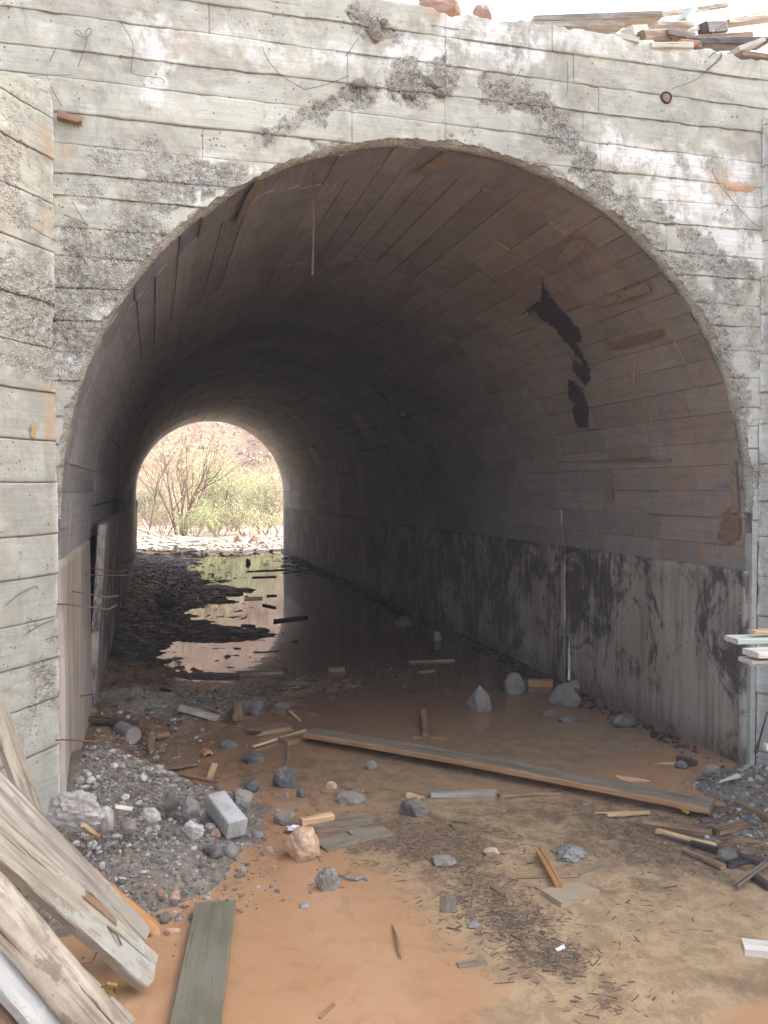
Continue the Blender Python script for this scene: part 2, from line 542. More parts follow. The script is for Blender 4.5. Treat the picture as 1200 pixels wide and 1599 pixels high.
K_tan = make_rock('tan_limestone', (0.50, 0.32, 0.20), (0.66, 0.48, 0.33), (0.34, 0.19, 0.11))
K_red = make_rock('red_earth_rock', (0.33, 0.19, 0.145), (0.44, 0.29, 0.23), (0.24, 0.135, 0.10))
K_lump = make_rock('pebbly_mortar_lump', (0.18, 0.165, 0.14), (0.30, 0.28, 0.245), (0.075, 0.07, 0.06), 0.85, 1.6)
K_block = make_rock('cast_block_concrete', (0.42, 0.42, 0.41), (0.50, 0.50, 0.485), (0.32, 0.31, 0.30))
K_orange = make_rock('orange_brick', (0.30, 0.18, 0.12), (0.38, 0.24, 0.16), (0.22, 0.13, 0.09))
S_gravel = make_stuff('mixed_gravel', [(0.13, 0.115, 0.095), (0.24, 0.22, 0.19), (0.17, 0.135, 0.10), (0.40, 0.385, 0.36), (0.11, 0.10, 0.085), (0.21, 0.16, 0.12), (0.15, 0.13, 0.11), (0.28, 0.26, 0.23)])
S_chips = make_stuff('wood_chips', [(0.26, 0.17, 0.10), (0.13, 0.09, 0.06), (0.36, 0.25, 0.15), (0.08, 0.065, 0.05), (0.18, 0.11, 0.07)], 0.6)
S_litter = make_stuff('dark_leaf_litter', [(0.15, 0.10, 0.065), (0.09, 0.068, 0.05), (0.12, 0.085, 0.06), (0.07, 0.055, 0.042), (0.20, 0.14, 0.09)], 0.6)
S_soot = make_stuff('floating_black_litter', [(0.035, 0.033, 0.034), (0.055, 0.050, 0.047), (0.025, 0.024, 0.025)], 0.7)
S_pale = make_stuff('pale_dry_debris', [(0.38, 0.35, 0.31), (0.30, 0.26, 0.21), (0.48, 0.46, 0.42), (0.24, 0.20, 0.16)])
S_scree = make_stuff('scree_stones', [(0.27, 0.18, 0.125), (0.20, 0.125, 0.085), (0.34, 0.27, 0.20), (0.17, 0.10, 0.07)])

# ================================================================== large structure
RV, ZC, LEN = 1.865, 1.504, 18.0
ZR, ZL = 1.13, 1.275          # springing ledges, right and left

# ---- masks on the headwall, laid out as strokes (x0,y0,x1,y1,halfwidth,strength) in photo measures
def strokes(L, proj):
    out = []
    for x0, y0, x1, y1, w, k in L:
        a = proj(x0, y0); b = proj(x1, y1); s = (proj(x0 + w, y0) - a).length
        out.append((a, b, s, k))
    return out


rough_px = [(425, 208, 500, 168, 12, .8), (500, 166, 560, 138, 18, 1.3), (560, 140, 640, 132, 18, 1.3), (640, 135, 700, 130, 26, 1.3),
            (690, 110, 690, 150, 15, 1), (770, 145, 850, 175, 20, 1.3), (850, 175, 920, 255, 20, 1.3), (905, 250, 960, 310, 22, 1),
            (700, 225, 800, 250, 10, .8), (800, 250, 880, 290, 12, .8), (930, 300, 1010, 370, 22, 1), (1010, 370, 1070, 440, 22, 1),
            (1070, 440, 1120, 530, 20, 1), (1120, 530, 1160, 640, 18, 1), (1150, 600, 1172, 760, 10, .9), (1030, 335, 1090, 380, 14, .9),
            (1090, 385, 1150, 440, 22, .9), (1150, 430, 1175, 560, 14, .6), (500, 235, 640, 232, 6, .8), (240, 300, 360, 275, 22, .8),
            (160, 245, 235, 250, 24, .5), (235, 235, 290, 250, 16, .55), (190, 330, 280, 340, 20, .5), (130, 300, 180, 320, 18, .5),
            (150, 400, 230, 380, 42, 1), (110, 450, 190, 450, 45, 1), (110, 520, 160, 520, 40, 1), (110, 580, 140, 570, 20, .7),
            (560, 30, 600, 45, 14, 1), (260, 330, 330, 300, 16, .9), (290, 345, 400, 290, 10, .8)]
white_px = [(140, 490, 180, 480, 12, 2), (100, 560, 130, 556, 12, 2), (245, 145, 270, 100, 14, 1), (330, 260, 300, 330, 16, 1),
            (720, 60, 820, 70, 30, 1), (640, 60, 720, 80, 20, 1), (960, 240, 1150, 270, 24, 1), (1040, 290, 1150, 330, 30, 1.1), (960, 200, 1010, 300, 14, .8),
            (1110, 360, 1180, 390, 26, 1.2), (1120, 440, 1175, 460, 16, 1), (600, 85, 700, 95, 14, 1), (230, 50, 260, 60, 26, .8), (870, 60, 1100, 80, 12, .8),
            (360, 60, 560, 90, 24, .7), (300, 290, 400, 270, 10, 1)]
tan_px = [(120, 380, 240, 400, 20, 1), (100, 230, 115, 600, 6, 1), (1060, 345, 1110, 365, 12, 1), (560, 50, 600, 58, 8, 1),
          (280, 60, 700, 160, 14, .5), (1120, 290, 1180, 300, 10, 1), (680, 20, 800, 50, 8, .8), (930, 380, 980, 420, 8, .5)]
F_rough = strokes(rough_px, lambda x, y: yp(x, y, 0)); F_white = strokes(white_px, lambda x, y: yp(x, y, 0)); F_tan = strokes(tan_px, lambda x, y: yp(x, y, 0))


def stroke_mask(S, X, Z, u=lambda p: p.x, warp=0.10, s=3):
    m = np.zeros(np.shape(X))
    n1 = fbm(X * 9, Z * 9, 0, s, 4) * warp
    n2 = fbm(X * 26, Z * 26, 0, s + 5, 3) * warp * 0.5
    for a, b, w, k in S:
        ax, az, bx, bz = u(a), a.z, u(b), b.z
        dx, dz = bx - ax, bz - az
        L2 = dx * dx + dz * dz + 1e-9
        t = np.clip(((X - ax) * dx + (Z - az) * dz) / L2, 0, 1)
        d = np.hypot(X - ax - t * dx, Z - az - t * dz) + n1 + n2
        m = np.maximum(m, k * (1 - sstep(w * 0.45, w * 1.6, d)))
    return m


def rim_radius(th):
    n = vn(th * 26, 0 * th, 0, 11) * 0.5 + vn(th * 80, 0 * th, 0, 12) * 0.5
    left = sstep(2.1, 3.0, th)
    return RV + 0.006 + (0.012 + 0.008 * left) * (0.5 + n) + 0.012 * np.maximum(0, vn(th * 11, 0 * th, 0, 13))


def facade_disp(X, Z, rough):
    """outward (+) relief of the headwall, metres"""
    w = worley(X * 34, Z * 34, 5); w2 = worley(X * 78, Z * 78, 6)
    r = 0.75 * rough * (-0.030 + 0.028 * (1 - w) + 0.013 * (1 - w2) + 0.026 * fbm(X * 11, Z * 11, 0, 8, 4))
    sp = np.maximum(0, fbm(X * 4.2, Z * 5, 0, 19, 5) - 0.16)
    s = (1 - np.minimum(rough, 1)) * (0.003 * fbm(X * 3, Z * 20, 0, 9, 4) - 0.012 * np.minimum(sp * 6, 1) * (0.5 + 0.5 * fbm(X * 30, Z * 30, 0, 29, 3)))
    return r + s


portal = thing('portal_wall', 'pale board-formed concrete headwall with crumbling bands above the big arch', 'wall')
xs_f = np.concatenate([np.arange(-4.6, -2.25, 0.12), np.arange(-2.25, 2.12, 0.0085), np.arange(2.12, 4.7, 0.12)])
rng = random.Random(4)
TOP = 4.06
z0 = 1.30
course = []
zz = z0
while zz < TOP - 0.07:
    h = rng.uniform(0.125, 0.152)
    if zz + h > TOP - 0.06: h = TOP - zz
    course.append((zz, zz + h)); zz += h
ci = 0
edges_tilt = [0.0]
for k in range(len(course)): edges_tilt.append(rng.uniform(-0.010, 0.010))
edges_tilt[-1] = 0


def zline(k, X):
    zb = course[k][0] if k < len(course) else course[-1][1]
    return zb + edges_tilt[k] * X + 0.0022 * vn(X * 1.7, 0 * X + k * 7.3, 0, 21) + 0.002 * vn(X * 14, 0 * X + k * 3.3, 0, 22)


for k, (za, zb) in enumerate(course):
    cuts = [-4.6, -2.9 + rng.uniform(-.3, .3), rng.choice([-0.9, -1.25, -0.55]) + rng.uniform(-.1, .1), 0.005 if za > 3.0 else 0.3, rng.choice([0.95, 1.25, 0.7]) + rng.uniform(-.12, .12), 2.4, 4.7]
    if k % 3 == 1: cuts.pop(2)
    lip = rng.choice([0.0, 0.001, 0.003, 0.006]); fin = rng.random() < 0.45
    for a, b in zip(cuts[:-1], cuts[1:]):
        X = xs_f[(xs_f > a + 0.004) & (xs_f < b - 0.004)]
        X = np.concatenate([[a + 0.0008], X, [b - 0.0008]])
        off = rng.uniform(-0.002, 0.002); tilt = rng.uniform(0.0, 0.002) + lip * 0.5; tone = rng.random()
        nr = 17
        v = np.linspace(0, 1, nr)
        XX, VV = np.meshgrid(X, v, indexing='xy')
        Zb, Zt = zline(k, X), zline(k + 1, X)
        chip = np.zeros_like(X)
        if k == len(course) - 1:
            chip = 0.05 * np.maximum(0, fbm(X * 3.1, 0 * X, 0, 31, 4) + 0.15) + 0.008 * (1 + vn(X * 30, 0 * X, 0, 32))
            chip = chip - 0.02 * sstep(0, -1.5, X)
        ZZ = Zb + 0.0004 + VV * (Zt - chip - Zb - 0.0008)
        rough = stroke_mask(F_rough, XX, ZZ)
        edge = np.zeros_like(XX)
        out = off + tilt * (1 - VV) * (0.7 + 1.0 * vn(XX * 2.3, XX * 0, 0, 140 + k)) + facade_disp(XX, ZZ, rough)
        out -= 0.006 * np.exp(-(1 - VV) * 9) * np.maximum(0, fbm(XX * 7, ZZ * 7, 0, 150 + k, 4) * 2)
        bot = np.exp(-VV * 11) * (0.35 + 0.65 * (vn(XX * 9, XX * 0, 0, 40 + k) > -0.1))
        jag = 0.5 + 0.5 * vn(XX * 40, XX * 0, 0, 41 + k)
        sm_ = 1 - np.minimum(rough, 1)
        if fin: out += 0.010 * np.exp(-VV * 30) * jag * sm_ * (vn(XX * 3, XX * 0, 0, 60 + k) > -0.2)
        edge = np.clip(np.exp(-VV * 24) * 0.42 * np.clip(0.35 + 0.9 * fbm(XX * 6, XX * 0, 0, 80 + k, 4) * 2, 0, 1) * sm_ + 0.22 * np.exp(-VV * 7) * (0.5 + 0.5 * fbm(XX * 9, ZZ * 9, 0, 180, 3)) * sm_, 0, 1)
        # border: rows/columns that run back into the wall, so each face has real thickness
        XX = np.vstack([XX[:1], XX, XX[-1:]]); ZZ = np.vstack([ZZ[:1], ZZ, ZZ[-1:]])
        out = np.vstack([out[:1] - 0.012, out, out[-1:] - 0.012])
        rough = np.vstack([rough[:1], rough, rough[-1:]]); edge = np.vstack([edge[:1], edge, edge[-1:]])
        XX = np.hstack([XX[:, :1], XX, XX[:, -1:]]); ZZ = np.hstack([ZZ[:, :1], ZZ, ZZ[:, -1:]])
        out = np.hstack([out[:, :1] - 0.010, out, out[:, -1:] - 0.010])
        rough = np.hstack([rough[:, :1], rough, rough[:, -1:]]); edge = np.hstack([edge[:, :1], edge, edge[:, -1:]])
        # arch opening
        th = np.arctan2(ZZ - ZC, XX); rr = np.hypot(XX, ZZ - ZC)
        rim = np.where(ZZ > ZC, rim_radius(th), 9)
        low = ZZ <= ZC
        inside = np.where(low, np.abs(XX) < RV + 0.008, rr < rim)
        n, m = XX.shape
        F = grid_faces(n, m)
        ins = inside.ravel()
        keep = ~ins[F].all(1)
        if not keep.any(): continue
        sc_r = np.where(inside & ~low, rim / np.maximum(rr, 1e-6), 1)
        XX2 = np.where(low & inside, np.sign(XX) * (RV + 0.008), XX * sc_r)
        ZZ2 = ZC + (ZZ - ZC) * np.where(low, 1, sc_r)
        F = F[keep]
        used = np.unique(F); remap = np.zeros(n * m, int); remap[used] = np.arange(len(used))
        V = np.stack([XX2.ravel(), -out.ravel(), ZZ2.ravel()], -1)[used]
        me = raw_mesh('concrete_course', V, remap[F], {
            'rough': rough.ravel()[used], 'edge': edge.ravel()[used], 'tone': np.full(len(used), tone),
            'white': stroke_mask(F_white, XX2.ravel()[used], ZZ2.ravel()[used], s=14) + 0.15,
            'tan': stroke_mask(F_tan, XX2.ravel()[used], ZZ2.ravel()[used], s=15) + 0.12})
        link('concrete_course', me, m_fac, portal)

# crumbled arris round the arch
th = np.linspace(-0.02, math.pi + 0.02, 900)
rows = []
rf = rim_radius(np.clip(th, 0, math.pi))
Xr, Zr = rf * np.cos(th), ZC + rf * np.sin(th)
rg = stroke_mask(F_rough, Xr, Zr)
y0 = -facade_disp(Xr, Zr, rg)
prof = [(0.006, None), (0.000, 0.010), (-0.006, 0.035), (-0.010, 0.070), (0.030, 0.085)]
P = []
for q, (dr, yy) in enumerate(prof):
    rr_ = rf + dr * 1.0 if q < 2 else np.full_like(rf, RV) + dr + 0.004
    rr_ = rr_ + (0.004 * fbm(th * 60, th * 0 + q * 3.1, 0, 90, 3) if 0 < q < 4 else 0)
    y = y0 + 0.0 if yy is None else np.full_like(rf, yy) + 0.006 * vn(th * 50, th * 0 + q, 0, 91)
    P.append(np.stack([rr_ * np.cos(th), y, ZC + rr_ * np.sin(th)], -1))
P = np.array(P)
V = P.reshape(-1, 3)
me = raw_mesh('broken_arch_edge', V, grid_faces(*P.shape[:2]), {'rough': np.full(len(V), 0.55), 'edge': np.full(len(V), 0.25), 'tone': np.full(len(V), 0.4), 'white': np.full(len(V), .3), 'tan': np.full(len(V), .5)})
link('broken_arch_edge', me, m_fac, portal)
# core of the headwall behind the courses
b = Buf()
N = 60
for sgn, Yk in ((1, 0.05), (-1, 0.34)):
    inner = [(RV * 1.014 * math.cos(math.pi * i / N), Yk, ZC + RV * 1.014 * math.sin(math.pi * i / N)) for i in range(N + 1)]
    outer = [(max(-4.6, min(4.7, 6 * math.cos(math.pi * i / N))), Yk, min(TOP - 0.11, ZC + 6 * math.sin(math.pi * i / N))) for i in range(N + 1)]
    b.add(inner + outer, [(i, i + 1, N + 2 + i, N + 1 + i) if sgn > 0 else (i, N + 1 + i, N + 2 + i, i + 1) for i in range(N)])
    b.add([(RV * 1.014, Yk, -.3), (4.7, Yk, -.3), (4.7, Yk, ZC), (RV * 1.014, Yk, ZC)], [(0, 1, 2, 3)])
    b.add([(-RV * 1.014, Yk, -.3), (-4.6, Yk, -.3), (-4.6, Yk, ZC), (-RV * 1.014, Yk, ZC)], [(0, 1, 2, 3)])
b.add([(-4.6, .0, TOP - .1), (4.7, .0, TOP - .1), (4.7, .36, TOP - .1), (-4.6, .36, TOP - .1)], [(0, 1, 2, 3)])
b.build('wall_core', m_fac, portal)
# narrow right jamb strip
b = Buf()
nz = 60
V = []
for i in range(nz):
    z = -0.2 + i * (1.55 / (nz - 1))
    o_ = 0.004 * vn(np.array([z * 8.]), np.array([0.]), 0, 3)[0]
    V += [(1.868 + o_, 0.05, z), (1.868 + o_ + .004, -0.004 + o_, z), (1.905, -0.006, z)]
b.add(V, [(i * 3 + j, i * 3 + j + 1, i * 3 + j + 4, i * 3 + j + 3) for i in range(nz - 1) for j in range(2)])
b.build('jamb', m_fac, portal)


# ---- wing walls
def wing(sgn, label, corner, top0, slope, rng):
    root = thing('wing_wall', label, 'wall', (0, 0, 0))
    ang = R_(33.8)
    dirv = np.array([sgn * math.sin(ang), -math.cos(ang)]); nrm = np.array([-sgn * math.cos(ang), -math.sin(ang)])
    S = np.concatenate([np.arange(0.0, 0.52, 0.0095), np.arange(0.52, 3.6, 0.1)])

    def s_of(p):
        return (p.x - corner[0]) * dirv[0] + (p.y - corner[1]) * dirv[1]

    def wp(px, py):
        d = ray(px, py)
        t = ((corner[0] - CAM.x) * nrm[0] + (corner[1] - CAM.y) * nrm[1]) / (d.x * nrm[0] + d.y * nrm[1])
        return CAM + d * t
    if sgn < 0:
        rp = [(5, 440, 60, 450, 40, 1), (30, 500, 85, 520, 40, 1), (5, 560, 90, 585, 14, .9), (60, 1050, 85, 1090, 18, .9), (30, 1150, 70, 1080, 10, .6),
              (5, 240, 20, 330, 20, .8), (10, 180, 60, 150, 14, .5), (50, 985, 90, 1010, 10, .8)]
        tp = [(60, 200, 90, 330, 14, 1), (85, 600, 92, 700, 16, 1.2), (70, 370, 90, 420, 14, 1), (10, 330, 30, 240, 14, .8), (75, 640, 90, 720, 10, 1.4)]
    else:
        rp = [(1195, 440, 1195, 900, 8, .5), (1190, 1190, 1195, 1200, 10, .8)]; tp = [(1190, 210, 1190, 400, 10, .9)]
    RS = strokes(rp, wp); TS = strokes(tp, wp)
    z = -0.25
    while z < top0:
        h = rng.uniform(0.18, 0.235)
        if z < 0.3: h = 0.34
        z1 = min(z + h, top0 + 0.02)
        off = rng.uniform(-0.004, 0.005); tone = rng.random(); tl = rng.uniform(0.001, 0.005)
        v = np.linspace(0, 1, 22)
        SS, VV = np.meshgrid(S, v)
        tt = top0 - slope * SS + 0.02 * fbm(SS * 9, 0 * SS, 0, 55, 4)
        wob = 0.004 * vn(SS * 5, SS * 0, 0, 33)
        ZZ = np.minimum(z + 0.0015 + wob + VV * (z1 - z - 0.003), tt)
        rough = 0.75 * stroke_mask(RS, SS, ZZ, u=s_of, s=50)
        out = off + tl * (1 - VV) + facade_disp(SS + 20, ZZ, rough)
        edge = np.clip(np.exp(-VV * 26) * 0.7 * (0.2 + 0.8 * (vn(SS * 9, SS * 0 + z, 0, 81) * .5 + .5)) * (1 - np.minimum(rough, 1)), 0, 1)
        # rounded arris at the corner
        out = out - 0.010 * np.exp(-SS * 120) + 0.002 * fbm(SS * 60, ZZ * 60, 0, 57, 3)
        SS = np.vstack([SS[:1], SS, SS[-1:]]); ZZ = np.vstack([ZZ[:1], ZZ, ZZ[-1:]])
        out = np.vstack([out[:1] * 0 - .05, out, out[-1:] * 0 - .05]); rough = np.vstack([rough[:1], rough, rough[-1:]]); edge = np.vstack([edge[:1], edge, edge[-1:]])
        Xw = corner[0] + dirv[0] * SS + nrm[0] * out; Yw = corner[1] + dirv[1] * SS + nrm[1] * out
        V = np.stack([Xw, Yw, ZZ], -1).reshape(-1, 3)
        wh = np.exp(-SS.ravel() * 70) * 2 + 0.1
        ok = (ZZ[-1] > ZZ[0] + 0.004)
        F = grid_faces(*SS.shape)
        if not ok.any(): break
        me = raw_mesh('concrete_course', V, F, {'rough': rough.ravel(), 'edge': edge.ravel(), 'tone': np.full(len(V), tone), 'white': wh,
                                                'tan': stroke_mask(TS, SS.ravel(), ZZ.ravel(), u=s_of, s=58) + .12})
        link('concrete_course', me, m_fac, root)
        z = z1
    # body with thickness
    b = Buf(); L = 3.6; t = 0.3

    def q(s, o, zz):
        return (corner[0] + dirv[0] * s + nrm[0] * o, corner[1] + dirv[1] * s + nrm[1] * o, zz)
    V = [q(s, o, zz) for s, zt in ((0, top0 - .02), (L, top0 - slope * L - .02)) for o in (-0.03, -t) for zz in (-.3, zt)]
    b.add(V, [(0, 1, 3, 2), (4, 6, 7, 5), (0, 4, 5, 1), (2, 3, 7, 6), (1, 5, 7, 3)])
    b.build('wall_core', m_fac, root)
    return root, wp, nrm


wingL, wpL, nL = wing(-1, 'weathered wing wall with rough pebbly patches, left of the arch behind the leaning timbers', (-1.868, -0.004), 3.46, 0.385, random.Random(12))
wingR, wpR, nR = wing(1, 'narrow sliver of wing wall at right edge behind the jutting pale planks', (1.905, -0.008), 3.72, 0.36, random.Random(15))

# ---- tunnel
tun = thing('culvert_tunnel', 'long barrel-vaulted concrete culvert with board-marked brown vault and sooty side walls', 'tunnel')
LR, LL = ZC - ZR, ZC - ZL
TOTAL = LR + math.pi * RV + LL


def vpos(s, r=RV):
    """profile point at arclength s from the right ledge"""
    if s < LR: return (r, ZR + s, math.pi * 0)
    if s > LR + math.pi * RV: return (-r, ZC - (s - LR - math.pi * RV), math.pi)
    a = (s - LR) / RV
    return (r * math.cos(a), ZC + r * math.sin(a), a)


nb = 42
sw = [0.0]
rng = random.Random(21)
for i in range(nb): sw.append(sw[-1] + rng.uniform(0.85, 1.15))
sw = [x / sw[-1] * TOTAL for x in sw]


def board_verts(s0, s1, ya, yb, dr, roll, g=0.0012):
    V = []
    w2 = (s1 - s0)
    ys = [ya + g, ya * 0.5 + yb * 0.5, yb - g]
    for yi, y in enumerate(ys):
        for s_, rr_ in ((s0 + g, roll), (0.5 * (s0 + s1), 0.0), (s1 - g, -roll)):
            x, z, a = vpos(s_, RV - 0.002 + dr + rr_ + 0.0015 * math.sin(y * 13 + s_ * 9))
            V.append((x, y, z))
        for s_ in (s1 - g, s0 + g):
            x, z, a = vpos(s_, RV + 0.03)
            V.append((x, y, z))
    F = []
    for j in range(2):
        for k in range(5):
            a, b_ = j * 5 + k, j * 5 + (k + 1) % 5
            F.append((a, b_, b_ + 5, a + 5))
    F.append((4, 3, 2, 1, 0)); F.append((10, 11, 12, 13, 14))
    return V, F


bays = [0.06, 0.40, 0.98, 1.62, 2.35, 3.2, 4.15, 5.2, 6.3, 7.5, 8.7, 9.9, 11.1, 12.3, 13.4, 14.5, 15.6, 16.8, 18.0]
SV, SF, ST = [], [], []
for bi, (ya, yb) in enumerate(zip(bays[:-1], bays[1:])):
    for i in range(nb):
        if i > 17 and (bi - 1) % 3 and bi > 0: continue            # longer boards over the crown and on the left
        if i > 17 and bi > 0: yb = bays[min(bi + 3, len(bays) - 1)]
        elif bi > 0: yb = bays[bi + 1]
        j0 = 0 if bi == 0 else random.Random(bi * 100 + i).uniform(-0.10, 0.10)
        j1 = 0 if yb == bays[-1] else random.Random((bays.index(yb)) * 100 + i).uniform(-0.10, 0.10)
        if bi == 0: j0 = 0.012 * vn(np.array([i * 3.3]), np.array([0.]), 0, 5)[0]
        V, F = board_verts(sw[i], sw[i + 1], ya + j0, yb + j1, rng.uniform(-0.007, 0.004), rng.uniform(-0.0055, 0.0055))
        tone = rng.random()
        if bi < 8:
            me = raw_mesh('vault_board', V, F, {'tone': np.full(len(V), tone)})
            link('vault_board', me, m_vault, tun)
        else:
            bse = len(SV); SV += V; SF += [tuple(k + bse for k in f) for f in F]; ST += [tone] * len(V)
me = raw_mesh('vault_boards_far', SV, SF, {'tone': ST})
tag(link('far_vault_boards', me, m_vault, tun), kind='stuff')
# shell
P = []
for s_ in np.linspace(-0.02, TOTAL + 0.02, 90):
    x, z, a = vpos(s_, RV + 0.022)
    P.append([(x, y, z) for y in np.linspace(0.05, LEN, 10)])
P = np.array(P)
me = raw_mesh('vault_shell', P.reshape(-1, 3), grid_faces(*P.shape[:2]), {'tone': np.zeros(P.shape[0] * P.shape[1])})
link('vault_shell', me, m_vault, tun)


def wall_panel(X0, ya, yb, za, zb, m, lean=0.0, seed=0, th=0.12, topn=0.0):
    sg = 1 if X0 > 0 else -1
    ny, nz = max(8, int((yb - ya) / 0.04)), int((zb - za) / 0.04)
    Y, Z = np.meshgrid(np.linspace(ya, yb, ny), np.linspace(za, zb, nz), indexing='ij')
    Xi = X0 - sg * (0.004 * fbm(Y * 3, Z * 3, 0, seed, 4) + 0.002 * fbm(Y * 14, Z * 4, 0, seed + 3, 3)) - sg * lean * (Z - za) / (zb - za)
    Z = Z + topn * fbm(Y * 5, Y * 0, 0, seed, 3) * (Z - za) / (zb - za)
    # front, returned at every edge to give thickness
    Xi = np.pad(Xi, 1, mode='edge'); Y = np.pad(Y, 1, mode='edge'); Z = np.pad(Z, 1, mode='edge')
    bk = np.zeros_like(Xi); bk[0, :] = bk[-1, :] = 1; bk[:, 0] = bk[:, -1] = 1
    Xi = Xi + sg * th * bk
    V = np.stack([Xi, Y, Z], -1).reshape(-1, 3)
    o = link('wall_panel', raw_mesh('wall_panel', V, grid_faces(*Xi.shape)), m, tun)
    return o


for i, (ya, yb) in enumerate([(0.02, 2.225), (2.237, 5.4), (5.41, 8.6), (8.61, 11.8), (11.81, 15.0), (15.01, 18.0)]):
    wall_panel(1.843, ya, yb, -0.3, ZR, m_wallR, 0, 30 + i)
wall_panel(-1.850, 0.012, 1.72, -0.3, ZL, m_wallL, 0, 70)
lp = wall_panel(-1.868, 1.85, 5.2, -0.3, ZL + 0.10, m_wallR, 0.11, 71, 0.05, 0.02)
lp['label'] = 'side wall panel leaning inward'
for i, (ya, yb) in enumerate([(5.25, 8.5), (8.51, 11.8), (11.81, 15.0), (15.01, 18.0)]):
    wall_panel(-1.850, ya, yb, -0.3, ZL, m_wallR if i > 3 else m_wallL, 0.0, 80 + i)
b = Buf()
b.add([(-2.15, 1.70, -.3), (-2.15, 5.3, -.3), (-2.15, 5.3, 1.5), (-2.15, 1.70, 1.5)], [(0, 1, 2, 3)])
b.add([(-2.15, 5.3, 1.45), (-1.8, 5.3, 1.5), (-1.8, 1.7, 1.5), (-2.15, 1.7, 1.45)], [(0, 1, 2, 3)])
b.add([(-2.15, 5.3, -.3), (-1.8, 5.3, -.3), (-1.8, 5.3, 1.5), (-2.15, 5.3, 1.5)], [(0, 1, 2, 3)])
b.build('wall_cavity', m_dark, tun)

# tar runs, rust stains, left-over formwork on the vault
def on_vault(px, py, r=RV - 0.012):
    d = ray(px, py)
    # ray against cylinder / vertical springing wall
    a = d.x * d.x + d.z * d.z; bb = 2 * (CAM.x * d.x + (CAM.z - ZC) * d.z); c = CAM.x ** 2 + (CAM.z - ZC) ** 2 - r * r
    t = (-bb + math.sqrt(bb * bb - 4 * a * c)) / (2 * a)
    p = CAM + d * t
    if p.z < ZC:
        t = ((r if d.x > 0 else -r) - CAM.x) / d.x
        p = CAM + d * t
    return p


def vault_patch(name, pts, m, thick=0.006, seed=0, jag=5.0):
    """irregular outline of photo points -> a shallow scab lying on the vault"""
    rg_ = random.Random(seed)
    cx = sum(p[0] for p in pts) / len(pts); cy = sum(p[1] for p in pts) / len(pts)
    out = []
    for (x0, y0), (x1, y1) in zip(pts, pts[1:] + pts[:1]):
        L = math.hypot(x1 - x0, y1 - y0); k = max(1, int(L / 4))
        for i in range(k):
            t = i / k
            out.append((x0 + (x1 - x0) * t + rg_.uniform(-jag, jag) * .5, y0 + (y1 - y0) * t + rg_.uniform(-jag, jag) * .5))
    top = [on_vault(x, y, RV - 0.021 - thick) for x, y in out]
    botm = [on_vault(x + (x - cx) * 0.01, y + (y - cy) * 0.01, RV + 0.005) for x, y in out]
    n = len(out)
    import mathutils.geometry as mg
    tris = mg.tessellate_polygon([[Vector((x, y, 0)) for x, y in out]])
    F = [tuple(t) for t in tris] + [(i, (i + 1) % n, n + (i + 1) % n, n + i) for i in range(n)]
    o = link(name, raw_mesh(name, top + botm, F), m, tun)
    return o


vault_patch('tar_patch', [(846, 432), (851, 455), (862, 470), (882, 490), (903, 515), (908, 532), (900, 536), (912, 560), (921, 578), (915, 582), (905, 560), (890, 540), (872, 520), (858, 505), (846, 500), (838, 486), (815, 490), (832, 478), (846, 472)], m_tar, .001, 1)
vault_patch('tar_patch', [(895, 562), (905, 568), (918, 580), (922, 598), (916, 602), (904, 590), (893, 578)], m_tar, .001, 2)
vault_patch('tar_patch', [(888, 592), (900, 600), (912, 620), (918, 640), (917, 668), (904, 668), (896, 655), (892, 640), (898, 632), (889, 618), (886, 604)], m_tar, .001, 3)
vault_patch('board_remnant', [(870, 405), (895, 372), (918, 376), (905, 400), (880, 413)], W_rem, .003, 4, 2)
vault_patch('board_remnant', [(920, 475), (960, 458), (1012, 440), (1015, 455), (975, 468), (925, 482)], W_rem, .003, 5, 2)
vault_patch('rust_stain', [(948, 538), (990, 525), (1035, 512), (1040, 522), (1000, 535), (955, 547)], m_rustpatch, .002, 6, 3)
vault_patch('board_remnant', [(952, 703), (1010, 698), (1014, 714), (958, 716)], W_rem, .003, 7, 2)
vault_patch('board_remnant', [(946, 748), (955, 748), (957, 780), (946, 779)], W_rem, .012, 8, 1)
vault_patch('board_remnant', [(787, 736), (793, 736), (793, 770), (788, 770)], W_rem, .012, 9, 1)
vault_patch('board_remnant', [(1138, 716), (1148, 715), (1154, 800), (1143, 802)], W_rem, .012, 10, 1)
vault_patch('board_remnant', [(403, 280), (412, 285), (388, 325), (372, 352), (368, 348), (384, 310)], W_rem, .003, 11, 1)
vault_patch('board_remnant', [(650, 270), (690, 240), (712, 236), (700, 255), (668, 276)], W_rem, .003, 12, 2)
vault_patch('rust_stain', [(1128, 800), (1150, 790), (1158, 830), (1140, 850), (1122, 842)], m_rustpatch, .001, 13, 5)
# protruding form edge on the vault
e0, e1 = on_vault(868, 722), on_vault(1048, 718)
b = Buf(); b.tube([e0, (e0 + e1) / 2 + Vector((-.002, 0, .004)), e1], [0.006, 0.009, 0.007], 5); b.build('mortar_fin', m_vault, tun)
# lime run down the wall joint + heap at its foot is on the floor
b = Buf()
for i in range(16):
    pass
pts = [xp(889, y, 1.836) for y in (1000, 1020, 1040, 1062)]
b.tube(pts, [.003, .006, .007, .014], 5); b.build('lime_run', m_white, tun)

